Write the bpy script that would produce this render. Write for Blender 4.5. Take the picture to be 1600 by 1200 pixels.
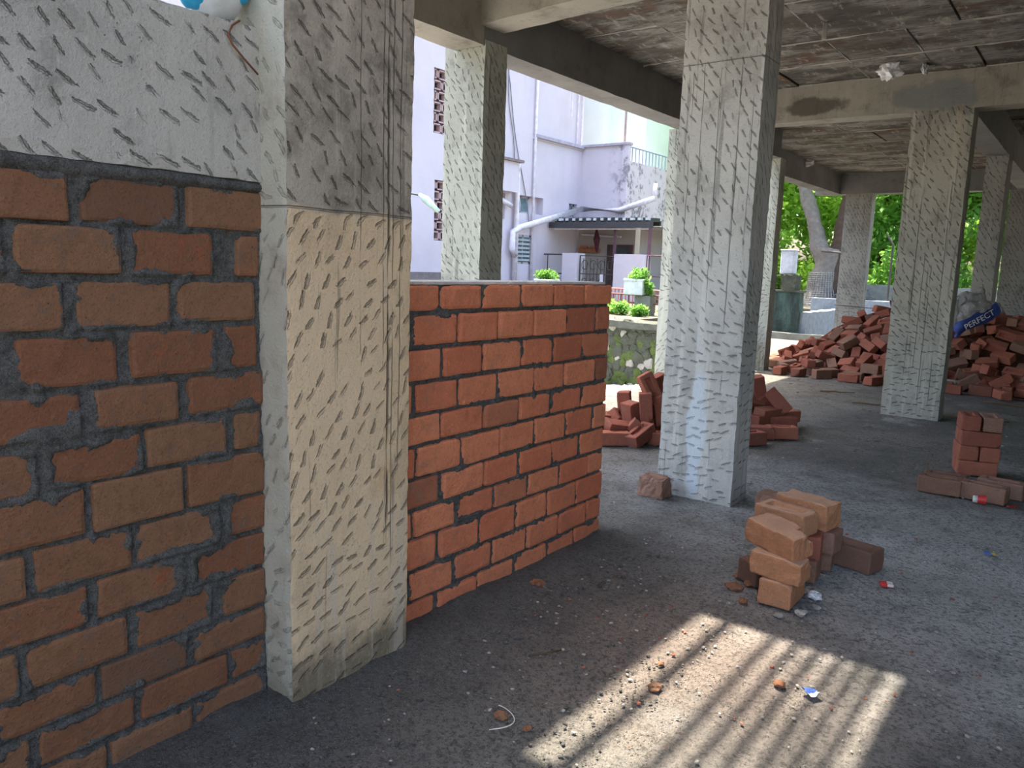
import bpy, bmesh, math, random
import numpy as np
from mathutils import Vector, Matrix, Euler, noise

PI = math.pi
random.seed(11)
rng = np.random.default_rng(11)
for o in list(bpy.data.objects): bpy.data.objects.remove(o)
SC = bpy.context.scene
COL = SC.collection

# ---------------------------------------------------------------- camera, sky, sun, exposure
F, YAW, PITCH, ROLL, HC = 1216.66, .647721, .152813, .033199, 1.25
cam_d = bpy.data.cameras.new('camera'); cam = bpy.data.objects.new('camera', cam_d); COL.objects.link(cam)
cam_d.sensor_width = 36; cam_d.lens = F / 1600 * 36; cam_d.clip_start = .05; cam_d.clip_end = 400
_cy, _sy = math.cos(YAW), math.sin(YAW)
fwd = Vector((-_sy * math.cos(PITCH), _cy * math.cos(PITCH), -math.sin(PITCH)))
rgt = Vector((_cy, _sy, 0)); upv = rgt.cross(fwd)
ra = rgt * math.cos(ROLL) + upv * math.sin(ROLL); ub = -rgt * math.sin(ROLL) + upv * math.cos(ROLL)
M = Matrix((ra, ub, -fwd)).transposed().to_4x4(); M.translation = (0, 0, HC)
cam.matrix_world = M
SC.camera = cam

SUN_DIR = Vector((-.90, .35, 3.0)).normalized()
world = bpy.data.worlds.new('world'); SC.world = world; world.use_nodes = True
wn = world.node_tree; wn.nodes.clear()
w_o = wn.nodes.new('ShaderNodeOutputWorld'); w_b = wn.nodes.new('ShaderNodeBackground')
w_s = wn.nodes.new('ShaderNodeTexSky'); w_s.sky_type = 'NISHITA'; w_s.sun_disc = False
w_s.sun_elevation = math.asin(SUN_DIR.z); w_s.sun_rotation = math.atan2(SUN_DIR.x, SUN_DIR.y)
w_s.air_density = 1.2; w_s.dust_density = 5.0; w_s.ozone_density = 1.0
w_b.inputs['Strength'].default_value = .48
wn.links.new(w_s.outputs[0], w_b.inputs[0]); wn.links.new(w_b.outputs[0], w_o.inputs[0])
sun_d = bpy.data.lights.new('sun', 'SUN'); sun_d.energy = 10.5; sun_d.angle = math.radians(.9); sun_d.color = (1, .90, .74)
sun = bpy.data.objects.new('sun', sun_d); COL.objects.link(sun)
sun.rotation_euler = SUN_DIR.to_track_quat('Z', 'Y').to_euler(); sun.location = (-6, 3, 20)
vs = SC.view_settings; vs.view_transform = 'Standard'; vs.look = 'None'; vs.gamma = 1; vs.exposure = .95
vs.use_curve_mapping = False
SC.cycles.max_bounces = 10; SC.cycles.diffuse_bounces = 7

# ---------------------------------------------------------------- node helpers
class X:
    """a value in a node tree with arithmetic"""
    def __init__(s, nt, v): s.nt = nt; s.v = v
    def _m(s, op, *a, clamp=False):
        n = s.nt.nodes.new('ShaderNodeMath'); n.operation = op; n.use_clamp = clamp
        for i, q in enumerate((s,) + a):
            q = q.v if isinstance(q, X) else q
            if isinstance(q, (int, float)): n.inputs[i].default_value = q
            else: s.nt.links.new(q, n.inputs[i])
        return X(s.nt, n.outputs[0])
    def __add__(s, o): return s._m('ADD', o)
    def __sub__(s, o): return s._m('SUBTRACT', o)
    def __mul__(s, o): return s._m('MULTIPLY', o)
    def __truediv__(s, o): return s._m('DIVIDE', o)
    def floor(s): return s._m('FLOOR')
    def fract(s): return s._m('FRACT')
    def abs(s): return s._m('ABSOLUTE')
    def sin(s): return s._m('SINE')
    def cos(s): return s._m('COSINE')
    def max(s, o): return s._m('MAXIMUM', o)
    def min(s, o): return s._m('MINIMUM', o)
    def pw(s, o): return s._m('POWER', o)
    def step(s, a, b, c=0., d=1.):
        n = s.nt.nodes.new('ShaderNodeMapRange'); n.interpolation_type = 'SMOOTHSTEP'
        s.nt.links.new(s.v, n.inputs[0])
        if a > b: a, b, c, d = b, a, d, c
        for i, q in enumerate((a, b, c, d)): n.inputs[i + 1].default_value = q
        return X(s.nt, n.outputs[0])

class Mat:
    def __init__(s, name, rough=.9, spec=.3):
        s.m = bpy.data.materials.new(name); s.m.use_nodes = True; s.nt = s.m.node_tree
        s.nt.nodes.clear()
        s.out = s.nt.nodes.new('ShaderNodeOutputMaterial'); s.b = s.nt.nodes.new('ShaderNodeBsdfPrincipled')
        s.b.inputs['Roughness'].default_value = rough; s.b.inputs['Specular IOR Level'].default_value = spec
        s.nt.links.new(s.b.outputs[0], s.out.inputs[0])
        g = s.nt.nodes.new('ShaderNodeNewGeometry'); s.pos = g.outputs['Position']; s.nrm = g.outputs['True Normal']
        sp = s.nt.nodes.new('ShaderNodeSeparateXYZ'); s.nt.links.new(s.pos, sp.inputs[0])
        s.x, s.y, s.z = (X(s.nt, sp.outputs[i]) for i in range(3))
        sn = s.nt.nodes.new('ShaderNodeSeparateXYZ'); s.nt.links.new(s.nrm, sn.inputs[0])
        s.nx = X(s.nt, sn.outputs[0]); s.nz = X(s.nt, sn.outputs[2])
    def obj(s):
        t = s.nt.nodes.new('ShaderNodeTexCoord'); return t.outputs['Object']
    def rnd(s):
        n = s.nt.nodes.new('ShaderNodeObjectInfo'); return X(s.nt, n.outputs['Random'])
    def vec(s, a, b, c):
        n = s.nt.nodes.new('ShaderNodeCombineXYZ')
        for i, q in enumerate((a, b, c)):
            q = q.v if isinstance(q, X) else q
            if isinstance(q, (int, float)): n.inputs[i].default_value = q
            else: s.nt.links.new(q, n.inputs[i])
        return n.outputs[0]
    def noise(s, scale, detail=4, rough=.6, stretch=None, vec=None, dist=0):
        n = s.nt.nodes.new('ShaderNodeTexNoise'); n.inputs['Scale'].default_value = scale
        n.inputs['Detail'].default_value = detail; n.inputs['Roughness'].default_value = rough
        n.inputs['Distortion'].default_value = dist
        v = vec or s.pos
        if stretch:
            mp = s.nt.nodes.new('ShaderNodeMapping'); mp.inputs['Scale'].default_value = stretch
            s.nt.links.new(v, mp.inputs[0]); v = mp.outputs[0]
        s.nt.links.new(v, n.inputs['Vector']); return X(s.nt, n.outputs[0])
    def vor(s, scale, feature='F1', vec=None):
        n = s.nt.nodes.new('ShaderNodeTexVoronoi'); n.feature = feature; n.inputs['Scale'].default_value = scale
        s.nt.links.new(vec or s.pos, n.inputs['Vector']); return X(s.nt, n.outputs[0])
    def white(s, vec):
        n = s.nt.nodes.new('ShaderNodeTexWhiteNoise'); s.nt.links.new(vec, n.inputs['Vector'])
        sp = s.nt.nodes.new('ShaderNodeSeparateColor'); s.nt.links.new(n.outputs['Color'], sp.inputs[0])
        return [X(s.nt, sp.outputs[i]) for i in range(3)]
    def mix(s, fac, a, b, mode='MIX'):
        n = s.nt.nodes.new('ShaderNodeMix'); n.data_type = 'RGBA'; n.blend_type = mode
        for i, q in ((0, fac), (6, a), (7, b)):
            q = q.v if isinstance(q, X) else q
            if isinstance(q, (int, float)): n.inputs[i].default_value = q
            elif isinstance(q, tuple): n.inputs[i].default_value = (*q, 1)
            else: s.nt.links.new(q, n.inputs[i])
        return n.outputs[2]
    def color(s, c):
        if isinstance(c, tuple): s.b.inputs['Base Color'].default_value = (*c, 1)
        else: s.nt.links.new(c, s.b.inputs['Base Color'])
        return s
    def bump(s, h, dist=.01, strength=1.):
        n = s.nt.nodes.new('ShaderNodeBump'); n.inputs['Distance'].default_value = dist; n.inputs['Strength'].default_value = strength
        s.nt.links.new(h.v, n.inputs['Height']); s.nt.links.new(n.outputs[0], s.b.inputs['Normal']); return s

def plain(name, c, rough=.6, spec=.4, metal=0., bumps=0.):
    m = Mat(name, rough, spec); n = m.noise(9, 5)
    m.color(m.mix(n.step(.35, .7), tuple(v * .82 for v in c), tuple(min(1, v * 1.08) for v in c)))
    m.b.inputs['Metallic'].default_value = metal
    if bumps: m.bump(m.noise(60, 4), bumps)
    return m.m

# ---------------------------------------------------------------- concrete
def concrete(name, base, dark, ang=-35., warm=None, joint=None, marks=1., drips=.5, angz=None, stain=.5, topstain=None, patches=(), vlines=(), side_only=None):
    """hacked cast concrete; ang = slope of the chisel cuts in degrees, angz = (z0, z1, slope below z0)"""
    m = Mat(name, .88, .25)
    big = m.noise(2.2, 5, .6); mid = m.noise(9, 6, .65); fine = m.noise(120, 4, .7)
    side = m.nx.abs().step(.45, .55)
    u = m.x + (m.y - m.x) * side
    v = m.z
    drip = m.noise(14, 4, .6, (1, 1, .06)); drip2 = m.noise(34, 3, .6, (1, 1, .04))
    c = m.mix(big.step(.35, .68), base, tuple(k * .8 for k in base))
    c = m.mix((mid + (big - .5) * .5).step(.50, .74) * .6, c, dark)
    if warm:
        j, wc = warm; wf = (v + (mid - .5) * .06).step(j + .01, j - .01) * side
        c = m.mix(wf * .85, c, wc)
        c = m.mix(wf * m.noise(4.5, 6, .7, (1, 1, .45)).step(.48, .66) * .45, c, tuple(k * .55 for k in wc)); c = m.mix(wf * m.noise(3.3, 4, .6).step(.58, .68) * .4, c, (.62, .36, .16))
        c = m.mix((m.noise(3.1, 5, .7)).step(.5, .68) * (v.step(j - .02, j + .12)) * .75, c, tuple(k * .8 for k in dark))
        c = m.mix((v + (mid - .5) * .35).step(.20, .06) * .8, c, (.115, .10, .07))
        
    if topstain:
        z0, z1, cc = topstain
        c = m.mix((v + (mid - .5) * .5).step(z0, z1) * .8, c, cc)
    c = m.mix(drip.step(.54, .66) * drips, c, tuple(min(1, k * 1.22) for k in base))
    c = m.mix(drip2.step(.60, .68) * drips * .9, c, tuple(k * .75 for k in dark))
    c = m.mix(m.noise(5, 3, .5, (1, 1, .12)).step(.66, .74) * .35 * drips, c, (.34, .25, .13))
    c = m.mix(fine.step(.56, .70) * .35, c, tuple(k * .8 for k in dark)); c = m.mix(m.noise(75, 5, .75).step(.52, .68) * .28, c, tuple(min(1, k * 1.3) for k in base))
    h = mid * .35 + fine * .22 + big * .3 + m.noise(60, 4, .7) * .2
    if marks:
        sx, sy = .058, .053
        row = (v / sy).floor(); uu = u / sx + (row * .5).fract() + (m.noise(1.7, 1) * 1.5)
        cell = uu.floor()
        r1, r2, r3 = m.white(m.vec(cell, row, side))
        lx = (uu.fract() - .5) * sx + (r1 - .5) * .024
        ly = ((v / sy).fract() - .5) * sy + (r2 - .5) * .028
        a = (r3 - .5) * .75 + math.radians(ang)
        if angz:
            z0, z1, lo = angz
            a = a + v.step(z1, z0) * math.radians(lo - ang)
            if warm: a = a - v.step(.75, .25) * math.radians(32)
            if len(angz) > 3: pass
        ca, sa = a.cos(), a.sin()
        rx = lx * ca + ly * sa; ry = ly * ca - lx * sa + (m.noise(45, 3, .6) - .5) * .012
        grit = m.noise(165, 4, .75)
        L_ = r3 * .010 + .020; W_ = r2 * .0022 + .0027
        q = X(m.nt, 1.0) - (rx / L_).pw(2.) - (ry / W_).pw(2.)
        q = q + (grit - .5) * 4.2
        mk = q.step(.0, .8)
        keep = (r1 + r2 * .7).step(.28, .42) * (big + (r3 - .5) * .3).step(.32, .42)
        mk = mk * keep * marks
        if side_only: mk = mk * (side * .75 + .25)
        h = h - mk * 1.2
        lip = (X(m.nt, 1.0) - (rx / (L_ * 1.1)).pw(2.) - ((ry + .006) / W_).pw(2.) + (grit - .5) * 3.).step(.2, 1.) * keep
        h = h + lip * .35 * marks
        c = m.mix(lip * .22 * marks, c, tuple(min(1, k * 1.35) for k in base))
        c = m.mix(mk * .5, c, tuple(k * .5 for k in dark))
    if side_only: c = m.mix((side * -1. + 1.) * (mid.step(.62, .45) * .5 + .4), c, side_only)  # end face paler: light from the camera side put into its colour
    for (uc, w_, st_, z0_, z1_) in vlines:
        vl = (u + (m.noise(1.5, 2) - .5) * .02 + (m.noise(11, 3) - .5) * .008 - uc).abs().step(w_, w_ * .3) * v.step(z0_, z0_ + .15) * v.step(z1_ + .1, z1_) * m.noise(9, 3, .6, (1, 1, .3)).step(.36, .50) * st_
        h = h - vl * .8; c = m.mix(vl * .7, c, tuple(k * .5 for k in dark))
    if joint:
        jm = (v + (m.noise(3, 3) - .5) * .012 - joint).abs().step(.004, .001)
        h = h - jm * .7; c = m.mix(jm * .4, c, dark)
    # honeycomb pits
    pit = m.vor(70).step(.16, .05) * m.noise(7, 3).step(.56, .66)
    h = h - pit * .5
    for (cx, cz, rx_, rz_, pc) in patches:
        dd = ((m.x - cx) / rx_).pw(2.) + ((m.z - cz) / rz_).pw(2.)
        c = m.mix((dd.pw(.5) + (m.noise(3.5, 5, .6) - .5) * 2.4).step(1.15, .75) * .8, c, pc)
    m.color(c); m.bump(h, .010, 1.)
    return m.m

def mat_brick(name, c1, c2, dust, dustc=(.25, .22, .19), bump=.004, chalk=0.):
    m = Mat(name, .92, .15); r = m.rnd()
    o = m.obj(); ov = m.nt.nodes.new('ShaderNodeVectorMath'); ov.operation = 'ADD'
    m.nt.links.new(o, ov.inputs[0]); m.nt.links.new(m.vec(r * 37, r * 11, r * 23), ov.inputs[1]); ov = ov.outputs[0]
    n1 = m.noise(7, 5, .65, vec=ov); n2 = m.noise(28, 5, .7, vec=ov); n3 = m.noise(150, 3, .6, vec=ov)
    c = m.mix((n1 * .6 + r * .45).step(.25, .8), c1, c2)
    c = m.mix(n2.step(.45, .75) * .45, c, tuple(k * .55 for k in c1))
    c = m.mix(n3.step(.55, .68) * .45, c, tuple(k * .4 for k in c1)); c = m.mix(m.noise(70, 4, .75, vec=ov).step(.56, .68) * .35, c, tuple(min(1, k * 1.35) for k in c1))
    c = m.mix((r * 7.3).fract().step(.86, .98) * .5, c, (.09, .055, .045))
    c = m.mix(m.noise(12, 6, .75, vec=ov).step(.60, .70) * .5, c, (.36, .085, .035))
    c = m.mix((n1 + (n2 - .5) * .8).step(.62 - dust * .25, .8) * dust, c, dustc)
    if chalk: c = m.mix(m.nz.step(.5, .9) * chalk, c, (.50, .36, .27))
    m.color(c)
    h = n2 * .6 + n3 * .5 + m.noise(70, 4, .75, vec=ov) * .5 - m.vor(60, vec=ov).step(.14, .03) * .5 * n1.step(.45, .6)
    m.bump(h, bump, 1.)
    return m.m

MB = {}
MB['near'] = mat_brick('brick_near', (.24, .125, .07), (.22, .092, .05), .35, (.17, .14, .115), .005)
MB['half'] = mat_brick('brick_half', (.70, .25, .13), (.56, .17, .09), .30, (.36, .24, .17), .004)
MB['loose'] = mat_brick('brick_loose', (.36, .13, .085), (.24, .085, .06), .35, (.22, .17, .14), .003)
MB['orange'] = mat_brick('brick_orange', (.50, .26, .14), (.42, .19, .10), .25, (.36, .27, .20), .004, .5)
MB['brown'] = mat_brick('brick_brown', (.26, .15, .11), (.22, .12, .085), .3, (.25, .20, .16), .004)

def mat_mortar():
    m = Mat('mortar', .97, .1)
    n = m.noise(40, 6, .75); s = m.vor(260)
    c = m.mix(n.step(.35, .7), (.15, .145, .135), (.075, .072, .066))
    c = m.mix(s.step(.30, .12) * .55, c, (.36, .35, .33)); c = m.mix(m.noise(190, 3, .7).step(.52, .62) * .6, c, (.035, .034, .032))
    m.color(c); m.bump(n * .5 + m.noise(260, 3, .8) * .5, .009, 1.); return m.m
MORTAR = mat_mortar()

def mat_floor():
    m = Mat('floor_concrete', .95, .15)
    b = m.noise(.55, 5, .55, dist=.6); k = m.noise(3.2, 6, .65); f = m.noise(55, 5, .75); g = m.noise(240, 3, .7)
    c = m.mix(b.step(.38, .62), (.30, .285, .255), (.205, .20, .19))
    c = m.mix(k.step(.48, .68) * .5, c, (.13, .125, .115))
    # light from the left opening, painted as paler floor round the free-standing column
    d = ((m.x + 1.6).pw(2.) + (m.y - 4.4).pw(2.) * 1.3).pw(.5)
    c = m.mix((d + (k - .5) * 1.2).step(1.1, .35) * .55, c, (.60, .61, .62))
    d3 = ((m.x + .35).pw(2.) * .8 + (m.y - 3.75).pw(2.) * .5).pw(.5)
    c = m.mix((d3 + (k - .5) * 1.0).step(1.25, .35) * .85, c, (.66, .665, .65))  # skylight falling on the floor at right, painted in as paler colour
    c = m.mix((m.noise(1.1, 5) + (k - .5) * .3).step(.56, .7) * .6 * m.y.step(4.5, 5.5), c, (.62, .62, .58))
    # brick dust
    d2 = ((m.x + .95).pw(2.) * 1.2 + (m.y - 2.3).pw(2.)).pw(.5)
    c = m.mix((d2 + (k - .5) * .8).step(.85, .1) * .5, c, (.42, .31, .26))
    cell = m.white(m.vec((m.x * 130).floor(), (m.y * 130).floor(), 0.))[0]
    c = m.mix(f.step(.48, .62) * .65, c, (.075, .073, .068)); c = m.mix(m.noise(9, 5, .7).step(.50, .64) * .35, c, (.11, .105, .095)); c = m.mix(m.noise(1.9, 4, .6).step(.55, .68) * .35, c, (.36, .35, .33))
    c = m.mix((g * .6 + cell * .4).step(.62, .75) * .4, c, (.05, .05, .048))
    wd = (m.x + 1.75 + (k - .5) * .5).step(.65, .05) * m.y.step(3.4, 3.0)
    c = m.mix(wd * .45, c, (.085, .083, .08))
    c = m.mix(m.vor(95).step(.20, .10) * .45 * m.noise(2, 3).step(.4, .6), c, (.48, .46, .42))
    c = m.mix(m.noise(130, 4, .75).step(.54, .66) * .45, c, (.06, .059, .056)); c = m.mix(m.noise(170, 3, .7, (1, 1.1, 1)).step(.57, .66) * .4, c, (.46, .45, .43))
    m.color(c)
    h = f * .8 + g * .6 + m.noise(130, 4, .75) * .7 + m.vor(75).step(.34, .1) * .7 * m.noise(3, 4).step(.40, .6)
    m.bump(h, .020, 1.); return m.m
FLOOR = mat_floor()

def mat_ceiling():
    m = Mat('ceiling_concrete', .93, .2); r = m.rnd()
    a = m.noise(1.4, 6, .68, (1, 2.0, 1)); k = m.noise(6, 6, .7, (1.2, .5, 1)); st = m.noise(17, 5, .7, (.5, 2.6, 1))
    c = m.mix(a.step(.40, .60), (.22, .215, .195), (.075, .072, .064))
    c = m.mix(r.step(.5, .9) * .45, c, (.085, .08, .07))
    c = m.mix((a + (k - .5) * .5).step(.50, .60) * (r * 5.1).fract().step(.15, .7) * .75, c, (.13, .07, .045))
    c = m.mix(st.step(.52, .64) * .85, c, (.038, .032, .028))
    c = m.mix(m.noise(2.3, 5, .65).step(.56, .62) * .7, c, (.05, .045, .04))
    c = m.mix(m.noise(6, 6, .72, (2, .6, 1)).step(.55, .66) * .55, c, (.36, .355, .32))
    m.color(c); m.bump(k * .5 + st * .5 + m.noise(90, 4) * .25, .012, 1.); return m.m
CEIL = mat_ceiling()

BEIGE = (.82, .60, .37)
M_NEAR = concrete('concrete_near', (.50, .435, .35), (.15, .125, .10), -48, warm=(1.37, BEIGE), joint=1.375, angz=(1.33, 1.42, 55), drips=.55, side_only=(.50, .485, .40), vlines=((1.605, .006, 1., .35, 2.2), (1.622, .0025, .8, .2, 2.2), (1.652, .0025, .8, .5, 2.2), (1.50, .002, .7, .8, 2.2), (1.585, .0025, .8, .9, 2.2)))
M_BEAMLOW = concrete('concrete_low_beam', (.52, .49, .435), (.22, .205, .18), -42, drips=.2)
M_MID = concrete('concrete_mid', (.50, .495, .465), (.22, .215, .20), -62, angz=(.45, 1.5, 8), joint=2.31, drips=.65, marks=.9, patches=((-1.72, .35, .05, .45, (.55, .62, .68)),), vlines=((-1.60, .0035, .9, .9, 2.25), (-1.71, .0022, .8, 1.0, 2.2), (-1.80, .0022, .8, 1.0, 2.25), (-1.86, .002, .8, 1.3, 2.2), (-1.53, .002, .7, 1.4, 2.3)))
M_OUT = concrete('concrete_outer', (.40, .42, .37), (.16, .165, .15), -60, angz=(.6, 1.4, 45), drips=.7)
M_FAR = concrete('concrete_far', (.36, .355, .31), (.15, .145, .13), -60, angz=(.3, 1.2, 5), drips=.7, topstain=(2.5, 2.75, (.14, .14, .14)), vlines=((-1.40, .004, .8, .2, 1.9), (-1.27, .004, .8, .1, 1.3), (-1.18, .004, .8, .1, 2.0), (-1.33, .003, .8, .4, 1.4)))
M_FAR2 = concrete('concrete_back', (.30, .30, .28), (.10, .10, .095), -60, angz=(.3, 1.2, 5), drips=.4)
M_BEAM = concrete('concrete_beam', (.34, .32, .275), (.13, .12, .105), 0, marks=0, drips=.1)
M_BEAMX = concrete('concrete_cross_beam', (.30, .285, .245), (.11, .10, .09), 0, marks=0, drips=.3, patches=((-2.42, 2.79, .34, .08, (.07, .058, .048)), (-1.40, 2.78, .36, .13, (.17, .18, .185))))
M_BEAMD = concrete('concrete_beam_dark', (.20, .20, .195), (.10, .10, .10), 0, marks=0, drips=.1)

# ---------------------------------------------------------------- mesh helpers
def mesh(name, V, Fa, mat, smooth=False):
    me = bpy.data.meshes.new(name)
    me.from_pydata([tuple(v) for v in V], [], Fa)
    if mat: me.materials.append(mat)
    if smooth: me.polygons.foreach_set('use_smooth', [True] * len(me.polygons))
    me.update(); return me
def link(name, me, parent=None, loc=None, rot=None):
    o = bpy.data.objects.new(name, me); COL.objects.link(o)
    if parent: o.parent = parent
    if loc is not None: o.location = loc
    if rot is not None: o.rotation_euler = rot
    return o
def empty(name, loc=(0, 0, 0), rot=(0, 0, 0)):
    o = bpy.data.objects.new(name, None); COL.objects.link(o); o.location = loc; o.rotation_euler = rot; o.empty_display_size = .1; return o
def tag(o, label=None, cat=None, group=None, kind=None):
    if label: o['label'] = label
    if cat: o['category'] = cat
    if group: o['group'] = group
    if kind: o['kind'] = kind
    return o
class G:
    """collects shapes into one mesh"""
    def __init__(s): s.bm = bmesh.new()
    def box(s, x0, x1, y0, y1, z0, z1, bev=0., mtx=None):
        m = Matrix.Translation(((x0 + x1) / 2, (y0 + y1) / 2, (z0 + z1) / 2)) @ Matrix.Diagonal((x1 - x0, y1 - y0, z1 - z0, 1))
        if mtx: m = mtx @ m
        r = bmesh.ops.create_cube(s.bm, size=1, matrix=m)
        if bev:
            es = list({e for v in r['verts'] for e in v.link_edges})
            bmesh.ops.bevel(s.bm, geom=es, offset=bev, segments=1, affect='EDGES')
        return s
    def tube(s, pts, rad, n=8, cap=True):
        pts = [Vector(p) for p in pts]
        if not isinstance(rad, (list, tuple)): rad = [rad] * len(pts)
        rings = []; ref = Vector((0, 0, 1))
        for i, p in enumerate(pts):
            d = (pts[min(i + 1, len(pts) - 1)] - pts[max(i - 1, 0)]).normalized()
            if abs(d.dot(ref)) > .95: ref = Vector((1, 0, 0)) if abs(d.x) < .9 else Vector((0, 1, 0))
            a = d.cross(ref).normalized(); b = d.cross(a).normalized(); ref = a.cross(d).normalized() if False else ref
            rings.append([s.bm.verts.new(p + (a * math.cos(t) + b * math.sin(t)) * rad[i]) for t in [2 * PI * k / n for k in range(n)]])
        for q, w in zip(rings, rings[1:]):
            for k in range(n): s.bm.faces.new((q[k], q[(k + 1) % n], w[(k + 1) % n], w[k]))
        if cap: s.bm.faces.new(rings[0][::-1]); s.bm.faces.new(rings[-1])
        return s
    def quad(s, *p): s.bm.faces.new([s.bm.verts.new(q) for q in p]); return s
    def done(s, name, mat, parent=None, smooth=False):
        bmesh.ops.recalc_face_normals(s.bm, faces=s.bm.faces)
        me = bpy.data.meshes.new(name); s.bm.to_mesh(me); s.bm.free(); me.materials.append(mat)
        if smooth: me.polygons.foreach_set('use_smooth', [True] * len(me.polygons))
        return link(name, me, parent)

def lattice(xs, ys, zs):
    """surface lattice of a box -> verts, quads"""
    idx = {}; V = []; Fa = []
    def vid(i, j, k):
        if (i, j, k) not in idx: idx[(i, j, k)] = len(V); V.append([xs[i], ys[j], zs[k]])
        return idx[(i, j, k)]
    a, b, c = len(xs) - 1, len(ys) - 1, len(zs) - 1
    for i in range(a):
        for j in range(b):
            Fa.append((vid(i, j, 0), vid(i, j + 1, 0), vid(i + 1, j + 1, 0), vid(i + 1, j, 0)))
            Fa.append((vid(i, j, c), vid(i + 1, j, c), vid(i + 1, j + 1, c), vid(i, j + 1, c)))
    for i in range(a):
        for k in range(c):
            Fa.append((vid(i, 0, k), vid(i + 1, 0, k), vid(i + 1, 0, k + 1), vid(i, 0, k + 1)))
            Fa.append((vid(i, b, k), vid(i, b, k + 1), vid(i + 1, b, k + 1), vid(i + 1, b, k)))
    for j in range(b):
        for k in range(c):
            Fa.append((vid(0, j, k), vid(0, j, k + 1), vid(0, j + 1, k + 1), vid(0, j + 1, k)))
            Fa.append((vid(a, j, k), vid(a, j + 1, k), vid(a, j + 1, k + 1), vid(a, j, k + 1)))
    return np.array(V, float), Fa
def lin(a, b, step): n = max(1, int(round((b - a) / step))); return list(np.linspace(a, b, n + 1))

def rough_box(name, x0, x1, y0, y1, z0, z1, mat, step=.04, amp=.004, parent=None, seed=0):
    """cast member: box with worn, uneven edges; origin at its base centre"""
    V, Fa = lattice(lin(x0, x1, step), lin(y0, y1, step), lin(z0, z1, step))
    lo = np.array([x0, y0, z0]); hi = np.array([x1, y1, z1])
    rad = .006
    for i, p in enumerate(V):
        inner = np.minimum(np.maximum(p, lo + rad), hi - rad); d = p - inner; l = np.linalg.norm(d)
        if l > 1e-9: p = inner + d / l * rad
        edge = sum(1 for k in range(3) if p[k] < lo[k] + .012 or p[k] > hi[k] - .012) >= 2
        nv = noise.noise_vector(Vector(p * 5 + seed * 7)); nf = noise.noise_vector(Vector(p * 28 + seed * 3))
        V[i] = p + np.array(nv) * amp + np.array(nf) * amp * (.9 if edge else .3)
    c = np.array([(x0 + x1) / 2, (y0 + y1) / 2, z0])
    me = mesh(name, V - c, Fa, mat)
    return link(name, me, parent, tuple(c))

def brick_mesh(L, W, H, seed, mat, frog=0, chip=0, amp=.0025, rad=.007, nx=9, ny=5, nz=4, name='brick'):
    e = rad * 1.2
    def ax(l, n, inner=None):
        a = [-l / 2, -l / 2 + e] + list(np.linspace(-l / 2 + e, l / 2 - e, n)[1:-1]) + [l / 2 - e, l / 2]
        return a
    xs, ys, zs = ax(L, nx), ax(W, ny), ax(H, nz)
    if frog:
        xs = [-L / 2, -L / 2 + e, -L * .36, -L * .33, -L * .1, L * .1, L * .33, L * .36, L / 2 - e, L / 2]
        ys = [-W / 2, -W / 2 + e, -W * .24, -W * .19, 0, W * .19, W * .24, W / 2 - e, W / 2]
    V, Fa = lattice(xs, ys, zs)
    hb = np.array([L / 2, W / 2, H / 2]); rs = random.Random(seed)
    cor = np.array([rs.choice((-1, 1)) * L / 2, rs.choice((-1, 1)) * W / 2, rs.choice((-1, 1, 1)) * H / 2])
    for i, p in enumerate(V):
        inner = np.minimum(np.maximum(p, -hb + rad), hb - rad); d = p - inner; l = np.linalg.norm(d)
        q = inner + d / l * rad if l > 1e-9 else p.copy()
        if frog and p[2] > H / 2 - 1e-6 and abs(p[0]) <= L * .331 and abs(p[1]) <= W * .191:
            q[2] -= .020 - .007 * (abs(noise.noise(Vector((p[0] * 60, p[1] * 60, seed)))) > .2)
        if chip:
            dc = np.linalg.norm((q - cor) / np.array([1.25, .9, .9])); r = chip * (1 + .35 * noise.noise(Vector(q * 40 + seed)))
            if dc < r: q = q + (-q / np.linalg.norm(q)) * (r - dc) * .75
        q = q + np.array(noise.noise_vector(Vector(q * 16 + seed * 5))) * amp * 1.2 + np.array(noise.noise_vector(Vector(q * 55 + seed * 3))) * amp * .6
        V[i] = q
    return mesh(name, V, Fa, mat)

def grid_sheet(name, P, mat, parent=None, smooth=True):
    """P: (n, m, 3) array of points"""
    n, m_ = P.shape[:2]
    me = bpy.data.meshes.new(name); me.vertices.add(n * m_); me.vertices.foreach_set('co', P.reshape(-1).astype(np.float32))
    i, j = np.meshgrid(np.arange(n - 1), np.arange(m_ - 1), indexing='ij'); a = (i * m_ + j).ravel()
    q = np.stack([a, a + m_, a + m_ + 1, a + 1], 1)
    me.loops.add(q.size); me.loops.foreach_set('vertex_index', q.ravel().astype(np.int32))
    me.polygons.add(len(q)); me.polygons.foreach_set('loop_start', np.arange(0, q.size, 4, dtype=np.int32))
    me.polygons.foreach_set('loop_total', np.full(len(q), 4, dtype=np.int32))
    me.update(calc_edges=True); me.validate(); me.materials.append(mat)
    if smooth: me.polygons.foreach_set('use_smooth', [True] * len(q))
    return link(name, me, parent)

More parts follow.
